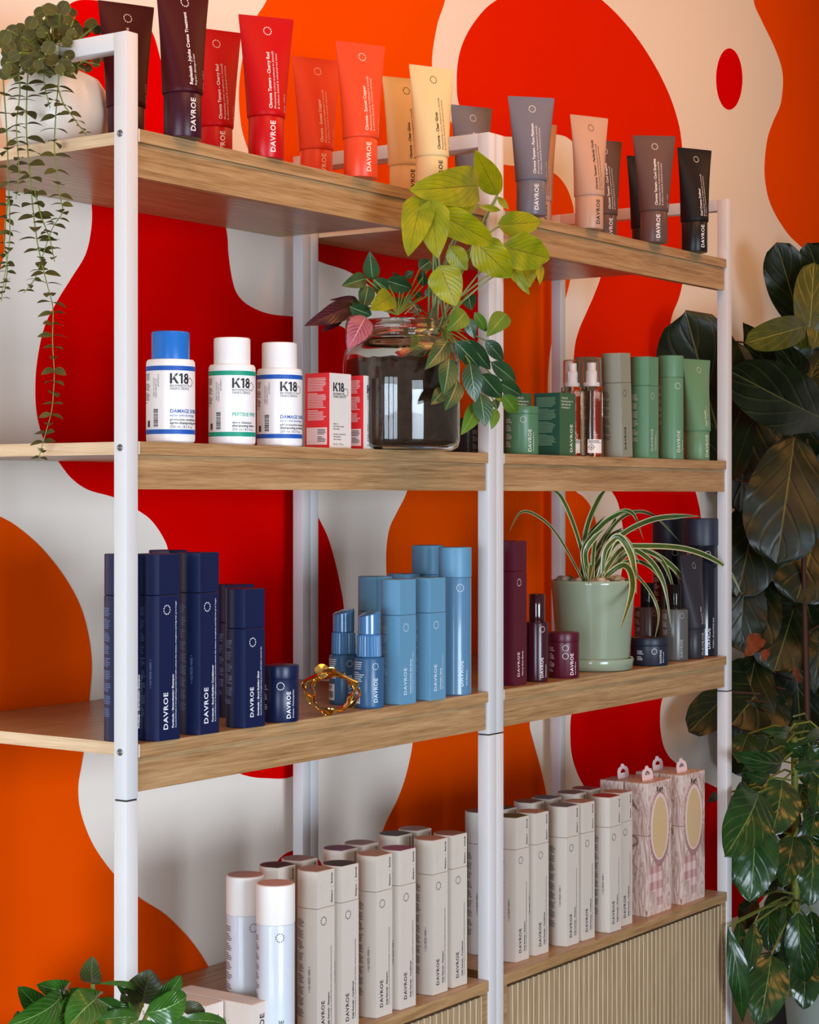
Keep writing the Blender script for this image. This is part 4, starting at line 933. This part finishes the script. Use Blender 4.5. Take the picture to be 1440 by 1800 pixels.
for i, (x, y, r_) in enumerate([(88, 16, 15), (112, 14, 14), (70, 22, 12), (98, 32, 13), (118, 36, 12), (55, 40, 13), (24, 54, 12), (36, 50, 11), (60, 60, 12), (52, 72, 14), (80, 62, 12), (98, 68, 13), (86, 84, 14), (42, 92, 16), (112, 90, 12), (116, 98, 14), (16, 82, 14), (4, 74, 12), (160, 44, 14), (170, 52, 10), (135, 52, 12), (150, 56, 9), (12, 108, 14), (30, 110, 12), (64, 102, 15), (90, 104, 14), (60, 118, 12), (112, 120, 12), (70, 46, 12), (45, 60, 12), (106, 50, 12), (126, 60, 11), (8, 130, 12), (140, 116, 10), (155, 120, 8), (186, 102, 10), (134, 108, 8), (150, 106, 8), (28, 76, 13), (20, 96, 12), (46, 108, 14), (78, 96, 13), (100, 84, 13), (60, 88, 14)] + [(5 + 122 * rd.random(), 50 + 75 * rd.random(), rd.uniform(10, 15)) for _ in range(46)] + [(60 + 60 * rd.random(), 25 + 50 * rd.random(), rd.uniform(10, 14)) for _ in range(14)] + [(150 + 25 * rd.random(), 100 + 12 * rd.random(), 8) for _ in range(3)] + [(62, 60, 12), (100, 20, 12), (128, 22, 9), (130, 44, 11), (34, 66, 12), (118, 74, 11), (140, 62, 10)]):
    Yp = rd.uniform(.10, .32) if y < 70 or x > 125 else rd.uniform(.08, .22)
    c = at_Y(x, y, Yp); a = rd.uniform(0, 2 * PI); v = (RGT * math.cos(a) + Vector((0, 0, 1)) * math.sin(a)) * (r_ * .95 / F_PX * depth(c))
    nn = (CAMDIR(c) + Vector((rd.uniform(-.5, .5), rd.uniform(-.5, .5), rd.uniform(-.2, .7)))).normalized()
    leaf(tf, c - v, c + v, r_ * 1.8 / F_PX * depth(c), 'round', n=nn, arch=-.08, fold=.12, nu=9, nv=6, ruf=.02, rs=i)
    ts.tube([crown + Vector((rd.uniform(-.02, .02), rd.uniform(-.02, .02), 0)), crown.lerp(c - v, .6) + Vector((0, 0, .015)), c - v], .0015, 5)
toj(tf.build('crown_leaves', EUC, hp, ang=180)); toj(ts.build('crown_stems', STEMG, hp, ang=60))

# ---- spider plant in sage pot
sp_, _ = on_z(1043, 1182, SD, .085)
sp = empty('spider_plant', (sp_.x, sp_.y, SD), 0, 'striped spider plant in a sage green glazed pot with saucer', 'plant')
SAGE = mat('sage_glaze', (148, 160, 134), .18, coat=.4, var=.03, scale=8)
MB().lathe([(.078, 0.0003), (.082, .003), (.0855, .022), (.084, .025), (.080, .024), (.078, .009), (.02, .008)], 64).build('saucer', SAGE, sp, ang=50)
MB().lathe([(.066, .0085), (.073, .010), (.077, .03), (.0885, .180), (.0895, .186), (.088, .188), (.0855, .187), (.084, .172), (.02, .172)], 64).build('pot', SAGE, sp, ang=50)
MB().lathe([(.084, .160), (.084, .173), (.04, .178), (.01, .178)], 40).build('soil', sm, sp)
pb = MB(); rd = random.Random(5)
for k in range(26):
    a = rd.uniform(0, 2 * PI); q = .075 * math.sqrt(rd.uniform(.2, 1)); rr = rd.uniform(.007, .014); cx, cy, cz = q * math.cos(a), q * math.sin(a), .182 + rr * .5
    pb.loft([[(cx + rr * math.cos(u) * math.sin(v), cy + rr * .8 * math.sin(u) * math.sin(v), cz - rr * .6 * math.cos(v)) for u in [2 * PI * i / 10 for i in range(10)]] for v in [.15, .6, 1.1, 1.57, 2.0, 2.5, 2.98]])
pbo = pb.build('pebbles', mat('mixed_pebbles', (190, 170, 150), .5, var=.5, scale=14), sp, ang=60)
SPM = leafmat('striped_leaf', (70, 96, 34), (88, 112, 44), (70, 96, 34), K=3, rough=.3, vw=0, mid=.001, quilt=.0, edge=((228, 222, 176), .66), trans=.2)
def C4(x, y): return 860 + x / 3.13, 840 + y / 3.13
sl = MB(); PY = sp_.y
for i, (pts, wp, dy) in enumerate([([(490, 530), (380, 320), (270, 212), (175, 190), (110, 300)], 13, -.02), ([(505, 530), (480, 300), (400, 110), (335, 62)], 20, .0), ([(510, 530), (532, 300), (600, 120), (655, 55)], 26, .02), ([(520, 530), (590, 320), (700, 200), (790, 195), (850, 340)], 22, .0),
        ([(540, 530), (640, 330), (760, 200), (900, 205), (1050, 352)], 18, .03), ([(560, 530), (700, 340), (880, 235), (1050, 210), (1160, 212)], 28, -.04), ([(600, 500), (690, 330), (780, 420), (812, 640)], 34, -.09), ([(600, 530), (720, 400), (850, 375), (1100, 395), (1300, 490), (1390, 640)], 28, -.10),
        ([(600, 530), (740, 400), (870, 440), (960, 580), (1003, 830)], 26, -.06), ([(590, 540), (760, 405), (950, 455), (1042, 710)], 24, -.03), ([(600, 530), (800, 400), (1000, 480), (1130, 680), (1120, 870)], 26, -.05), ([(620, 530), (740, 480), (790, 600), (720, 840)], 32, -.155),
        ([(600, 540), (720, 480), (860, 590), (932, 740), (910, 892)], 14, -.07), ([(540, 530), (562, 480), (545, 592)], 22, -.09), ([(520, 530), (570, 430), (650, 330), (740, 272)], 22, .02), ([(540, 520), (600, 380), (680, 260), (700, 205)], 18, .03), ([(500, 530), (520, 400), (620, 260), (720, 195), (770, 190)], 26, -.03),
        ([(560, 530), (640, 400), (740, 330), (830, 470)], 24, -.06), ([(620, 530), (700, 420), (850, 400), (1010, 500), (1080, 640), (1070, 740)], 18, -.02), ([(560, 530), (600, 400), (700, 300), (820, 290)], 14, .04), ([(520, 540), (530, 420), (580, 330), (640, 280)], 26, -.04), ([(640, 530), (760, 460), (900, 500), (990, 640)], 20, .0),
        ([(500, 540), (512, 420), (560, 300), (640, 210)], 22, .03), ([(590, 530), (680, 380), (760, 350), (800, 480), (822, 560)], 26, -.08)]):
    base = Vector((sp_.x + rd.uniform(-.02, .02), sp_.y + rd.uniform(-.02, .02), SD + .178)); C = [base]; N = len(pts)
    for j, q in enumerate(pts):
        if j == 0: continue
        C.append(at_Y(*C4(*q), PY + dy * j / (N - 1)))
    pts3 = []
    for j in range(len(C) - 1):
        p0, p1, p2, p3 = C[max(0, j - 1)], C[j], C[j + 1], C[min(len(C) - 1, j + 2)]
        for k in range(8):
            t = k / 8; pts3.append(.5 * ((2 * p1) + (p2 - p0) * t + (2 * p0 - 5 * p1 + 4 * p2 - p3) * t * t + (3 * p1 - p0 - 3 * p2 + p3) * t ** 3))
    pts3.append(C[-1]); M_ = len(pts3); vs = []; fs = []; uv = []
    wd = 1.2 * wp / 3.13 * 4.1 / F_PX
    for j, p in enumerate(pts3):
        t = (pts3[min(j + 1, M_ - 1)] - pts3[max(0, j - 1)]).normalized(); s = j / (M_ - 1)
        sd = t.cross(CAMDIR(p)).normalized(); hw = wd / 2 * (.75 + .25 * math.sin(PI * s)) * min(1, (1 - s) * 3.2 + .04)
        nn = sd.cross(t)
        for q in (-1, -.5, 0, .5, 1): vs.append(p + sd * hw * q + nn * (-.35 * hw * (1 - abs(q))))
    for j in range(M_ - 1):
        for q in range(4):
            a = j * 5 + q; fs.append((a, a + 1, a + 6, a + 5)); uv.append([(j / M_, q / 4), (j / M_, (q + 1) / 4), ((j + 1) / M_, (q + 1) / 4), ((j + 1) / M_, q / 4)])
    sl.add(vs, fs, uv)
toj(sl.build('striped_leaves', SPM, sp, ang=180))

# ---- fiddle leaf fig behind the right unit
fx = at_Y(1420, HORIZ, .25)
fig = empty('fiddle_leaf_fig', (fx.x, fx.y - .02, 0), 0, 'tall fiddle leaf fig with huge dark leaves right of the shelves', 'plant')
def C8(x, y): return 1120 + x / 3.0, 400 + y / 3.0
def C9(x, y): return 1200 + x / 5.625, 980 + y / 5.625
fm = MB(); fy = MB(); fs_ = MB()
FB = .24
CI = lambda x, y: (x, y)
for i, (cv, sc, bx, by, tx, ty, wp, dy, shp) in enumerate([
    (C8, 3, 860, 520, 735, 78, 250, .10, 'fiddle'), (C8, 3, 985, 330, 900, 80, 200, .12, 'fiddle'), (C8, 3, 990, 1010, 470, 745, 345, -.03, 'fiddle'), (C8, 3, 832, 1105, 735, 1772, 455, .02, 'fiddle'),
    (C8, 3, 500, 1330, 255, 440, 500, .16, 'fiddle'), (C8, 3, 880, 810, 715, 580, 150, .05, 'ovate'), (C8, 3, 700, 760, 560, 500, 170, .17, 'ovate'), (C8, 3, 900, 830, 990, 640, 120, .02, 'ovate'),
    (C9, 5.625, 1320, -250, 1120, 445, 760, .03, 'fiddle'), (C9, 5.625, 1110, 470, 900, 1135, 700, .10, 'fiddle'), (C9, 5.625, 890, 1140, 480, 1660, 880, .16, 'fiddle'), (C9, 5.625, 1390, 650, 1300, 1350, 300, .02, 'ovate'),
    (C9, 5.625, 480, 1330, 60, 1720, 400, .165, 'fiddle'), (C9, 5.625, 620, 80, 560, 900, 520, .17, 'fiddle'), (C9, 5.625, 700, 1250, 760, 1800, 700, .165, 'fiddle'), (C8, 3, 620, 900, 560, 1500, 380, .165, 'fiddle'), (C8, 3, 950, 1000, 1000, 1500, 400, .165, 'fiddle'), (C8, 3, 700, 800, 640, 1200, 300, .165, 'fiddle'), (C8, 3, 950, 640, 900, 1000, 260, .165, 'fiddle'), (C9, 5.625, 1200, 300, 1150, 1000, 700, .17, 'fiddle'), (C9, 5.625, 1200, 900, 1250, 1500, 520, .17, 'fiddle'),
    (CI, 1, 1320, 690, 1300, 900, 120, .17, 'fiddle'), (CI, 1, 1380, 660, 1400, 820, 120, .15, 'fiddle'), (CI, 1, 1330, 880, 1296, 1050, 120, .17, 'fiddle'), (CI, 1, 1400, 960, 1430, 1110, 110, .14, 'fiddle'), (CI, 1, 1340, 1010, 1310, 1150, 110, .15, 'fiddle'),
    (CI, 1, 1330, 1150, 1300, 1310, 110, .17, 'fiddle'), (CI, 1, 1400, 1150, 1410, 1310, 120, .14, 'fiddle'), (CI, 1, 1290, 600, 1285, 760, 110, .17, 'fiddle'), (CI, 1, 1420, 560, 1440, 700, 110, .15, 'fiddle'), (CI, 1, 1300, 1230, 1330, 1360, 120, .17, 'fiddle'), (CI, 1, 1400, 800, 1440, 960, 110, .12, 'fiddle')]):
    B = L2(fm, cv, bx, by, tx, ty, wp, sc, FB + dy * .9, shp, arch=.07, fold=.10, ruf=.035, nu=20, nv=14, rs=i * 1.3, tilt=random.uniform(-.15, .15))
    tr = at_Y(1418, 0, FB + .01); tv = Vector((tr.x, tr.y, B.z - .02)); tv = B.lerp(tv, min(1, .09 / max(.001, (tv - B).length))); toj(MB().tube([tv, tv.lerp(B, .5), B], .003, 6).build('leaf_stalk', STEMB, fig, ang=60))
for bx, by, tx, ty, wp, dy in ((905, 640, 935, 185, 205, .0), (885, 522, 568, 610, 175, -.05), (930, 640, 990, 400, 150, -.02), (880, 640, 835, 540, 70, -.01)):
    L2(fy, C8, bx, by, tx, ty, wp, 3, FB + dy, 'fiddle', arch=.08, fold=.12, ruf=.03, nu=18, nv=12)
toj(fm.build('leaves', FIG, fig, ang=180)); toj(fy.build('backlit_olive_leaves', FIG2, fig, ang=180, label='olive leaves with back-light painted into the lighter colour'))
tr = at_Y(1418, 0, FB + .01)
toj(MB().tube([(tr.x, tr.y, .30), (tr.x + .01, tr.y, .9), (tr.x - .008, tr.y + .005, 1.4), (tr.x, tr.y, 1.66), (tr.x + .004, tr.y, 1.76)], [.011, .009, .007, .006, .004], 12).build('trunk', STEMB, fig, ang=60))
for (x, y, tx, ty, wp) in ((760, 770, 620, 990, 180), (830, 910, 790, 1040, 90), (1100, 1080, 1170, 1250, 70)):
    br = MB(); L2(br, C9, x, y, tx, ty, wp, 5.625, FB + .02, 'ovate', arch=.1, fold=.3, ruf=.12, nu=14, rs=x)
    toj(br.build('withered_patch', mat('dry_brown_leaf', (120, 58, 26), .7, var=.6, scale=90), fig, ang=180, label='dry brown leaf end'))
FPT = mat('dark_grey_planter', (60, 60, 60), .5)
toj(MB().lathe([(.11, 0), (.13, .01), (.15, .30), (.155, .31), (.14, .31), (.135, .27), (.02, .27)], 48, c=(tr.x, tr.y)).build('pot', FPT, fig, ang=50))

# ---- glossy plant lower right in pale pot
def C10(x, y): return 1200 + x / 3.27, 1250 + y / 3.27
gy = .04; gc = at_Y(1450, HORIZ, gy + .03)
gl = empty('glossy_leaf_plant', (gc.x, gc.y, 0), 0, 'bushy plant with shiny drooping leaves in a pale green pot at the lower right', 'plant')
gm = MB(); gs = MB()
for i, (bx, by, tx, ty, wp, dy, shp) in enumerate([
    (575, 285, 283, 245, 120, -.06, 'ovate'), (438, 468, 240, 838, 268, -.08, 'ovate'), (575, 398, 512, 718, 225, -.07, 'ovate'), (415, 600, 385, 1098, 262, -.05, 'ovate'), (640, 722, 575, 1012, 165, -.04, 'ovate'), (745, 765, 728, 1120, 175, -.06, 'ovate'),
    (760, 560, 735, 722, 120, -.03, 'ovate'), (785, 380, 760, 590, 120, -.03, 'ovate'), (410, 1222, 375, 1515, 105, -.05, 'lance'), (512, 1398, 440, 1815, 225, -.09, 'ovate'), (262, 1240, 345, 1795, 120, -.06, 'lance'), (665, 1158, 710, 1560, 165, -.08, 'ovate'),
    (592, 1118, 612, 1445, 110, -.04, 'ovate'), (700, 1440, 695, 1715, 165, -.05, 'ovate'), (490, 385, 345, 350, 90, -.02, 'lance'), (790, 108, 660, 205, 56, -.04, 'lance'), (610, 120, 440, 110, 70, .02, 'ovate'), (330, 1195, 300, 1475, 70, -.02, 'lance'), (500, 1110, 500, 1385, 120, .0, 'ovate'),
    (600, 180, 700, 260, 90, .0, 'ovate'), (640, 330, 790, 300, 70, -.04, 'ovate'), (700, 620, 780, 820, 150, .0, 'ovate'), (430, 520, 480, 760, 120, .0, 'ovate'), (380, 430, 300, 560, 120, .05, 'ovate'), (540, 760, 470, 1000, 150, .05, 'ovate'), (700, 1000, 620, 1120, 130, .05, 'ovate'),
    (740, 1150, 790, 1420, 120, -.03, 'ovate'), (560, 1380, 600, 1500, 90, .0, 'ovate'), (730, 200, 790, 280, 80, .0, 'ovate'), (450, 960, 420, 1100, 100, .04, 'ovate'), (200, 480, 140, 530, 50, .08, 'lance'), (560, 1130, 560, 1480, 120, .02, 'ovate'), (770, 1380, 790, 1600, 100, -.02, 'ovate'), (420, 330, 360, 480, 150, .09, 'ovate'), (560, 480, 480, 660, 170, .09, 'ovate'), (700, 420, 650, 600, 160, .08, 'ovate'), (480, 830, 500, 1060, 170, .09, 'ovate'), (640, 880, 640, 1100, 150, .08, 'ovate'), (760, 900, 770, 1090, 140, .06, 'ovate'), (330, 800, 320, 1020, 120, .10, 'ovate'), (700, 280, 760, 430, 140, .06, 'ovate'), (460, 250, 380, 330, 110, .07, 'ovate'), (330, 560, 300, 760, 120, .1, 'ovate'), (640, 130, 540, 300, 150, .12, 'ovate'), (500, 150, 420, 340, 150, .13, 'ovate'), (760, 160, 700, 360, 160, .12, 'ovate'), (380, 130, 320, 300, 130, .14, 'ovate'), (620, 560, 600, 760, 150, .1, 'ovate'), (420, 740, 380, 900, 130, .13, 'ovate'), (580, 1040, 520, 1260, 150, .1, 'ovate'), (400, 1080, 360, 1260, 110, .1, 'ovate'), (720, 60, 660, 200, 140, .13, 'ovate')]):
    B = L2(gm, C10, bx, by, tx, ty, wp * 1.08, 3.27, gy + dy, 'broad' if (shp == 'ovate' and wp > 100) else shp, arch=.10, fold=.14, ruf=.03, nu=18, nv=12, rs=i * 2.1, dY=-.02, tilt=random.uniform(-.3, .3))
    h = at_Y(*C10(640, by - 30 if by < 1100 else 1090), gy + .02); gs.tube([h, h.lerp(B, .5) + Vector((0, -.01, .015)), B], .0026, 6)
toj(gm.build('leaves', RUB, gl, ang=180)); toj(gs.build('leaf_stalks', STEMG, gl, ang=60))
h0 = at_Y(*C10(640, 250), gy + .02)
toj(MB().tube([(h0.x, h0.y, .35), (h0.x + .015, h0.y, .7), (h0.x, h0.y, 1.0), (h0.x, h0.y, h0.z)], [.012, .010, .008, .005], 10).build('stem', STEMG, gl, ang=60))
toj(MB().lathe([(.095, 0), (.10, .008), (.165, .66), (.17, .70), (.16, .70), (.152, .64), (.02, .64)], 64, c=(gc.x + .06, gc.y + .0)).build('pot', mat('pale_sage_pot', (172, 184, 172), .4, var=.03), gl, ang=50))

# ---- plant at the bottom left in front of the shelves
def C7(x, y): return x / 2.88, 1600 + y / 2.88
by_ = -.16; bp = at_Y(165, HORIZ, by_)
bl = empty('leafy_plant', (bp.x, bp.y, 0), 0, 'green broad-leaved plant at the bottom left in front of the shelves', 'plant')
lmB = MB(); lb_ = MB()
for i, (bx, by, tx, ty, wp, dy) in enumerate([(470, 372, 470, 232, 95, .0), (200, 500, 90, 385, 100, .02), (335, 405, 185, 375, 95, .0), (310, 425, 25, 590, 135, -.04), (495, 435, 352, 395, 100, -.01), (480, 430, 300, 440, 70, .01), (395, 470, 245, 560, 120, -.03), (495, 448, 335, 600, 160, -.05), (500, 448, 650, 515, 90, -.03),
        (720, 470, 765, 300, 165, .02), (755, 505, 918, 330, 90, -.03), (738, 520, 945, 435, 150, -.05), (690, 415, 475, 372, 30, .02), (915, 480, 1038, 525, 66, .0), (895, 560, 1150, 580, 66, -.02), (490, 560, 700, 545, 70, -.05), (700, 500, 612, 425, 80, .03), (690, 515, 650, 460, 40, .0),
        (150, 560, 60, 640, 120, .0), (400, 560, 330, 700, 130, -.04), (700, 560, 760, 700, 140, -.04), (560, 600, 480, 720, 140, -.02), (850, 560, 960, 640, 120, -.02), (760, 540, 880, 560, 90, .0), (250, 520, 120, 560, 100, .0), (620, 560, 560, 640, 120, .0), (1000, 570, 1100, 640, 80, .0), (300, 600, 180, 700, 140, 0), (900, 640, 980, 740, 120, 0), (640, 420, 590, 380, 40, .04)]):
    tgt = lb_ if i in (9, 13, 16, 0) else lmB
    L2(tgt, C7, bx, by, tx, ty, wp * 1.2, 2.88, by_ + dy, 'broad' if wp > 60 else 'ovate', arch=.14, fold=.22, ruf=.02, nu=16, nv=10, rs=i, tilt=random.uniform(-.5, .5), dY=-.02)
BLG = leafmat('bright_green_leaf', (36, 82, 18), (58, 106, 28), (130, 168, 90), K=8, slope=.4, rough=.22, vw=.04, mid=.03, quilt=.6, coat=.2)
toj(lmB.build('leaves', BLG, bl, ang=180)); toj(lb_.build('dark_leaves', leafmat('olive_dark_leaf', (50, 58, 24), (66, 74, 34), (104, 108, 60), K=8, rough=.35, quilt=.4), bl, ang=180, label='darker olive leaves'))  # a few leaves get a darker olive colour
bs_ = MB()
for i, (x, y) in enumerate(((470, 372), (310, 425), (495, 448), (720, 470), (755, 505), (915, 480), (200, 500), (700, 500), (335, 405), (895, 560))):
    B = at_Y(*C7(x, y), by_); bs_.tube([(bp.x + .03 * math.sin(i), bp.y, .45), (bp.x + .02 * math.sin(i), bp.y, B.z - .15), B], .003, 6)
toj(bs_.build('stems', STEMG, bl, ang=60))
toj(MB().lathe([(.08, 0), (.085, .005), (.12, .42), (.12, .44), (.11, .44), (.105, .40), (.02, .40)], 48, c=(bp.x, bp.y)).build('pot', mat('terracotta_pot', (150, 96, 70), .7), bl, ang=50))
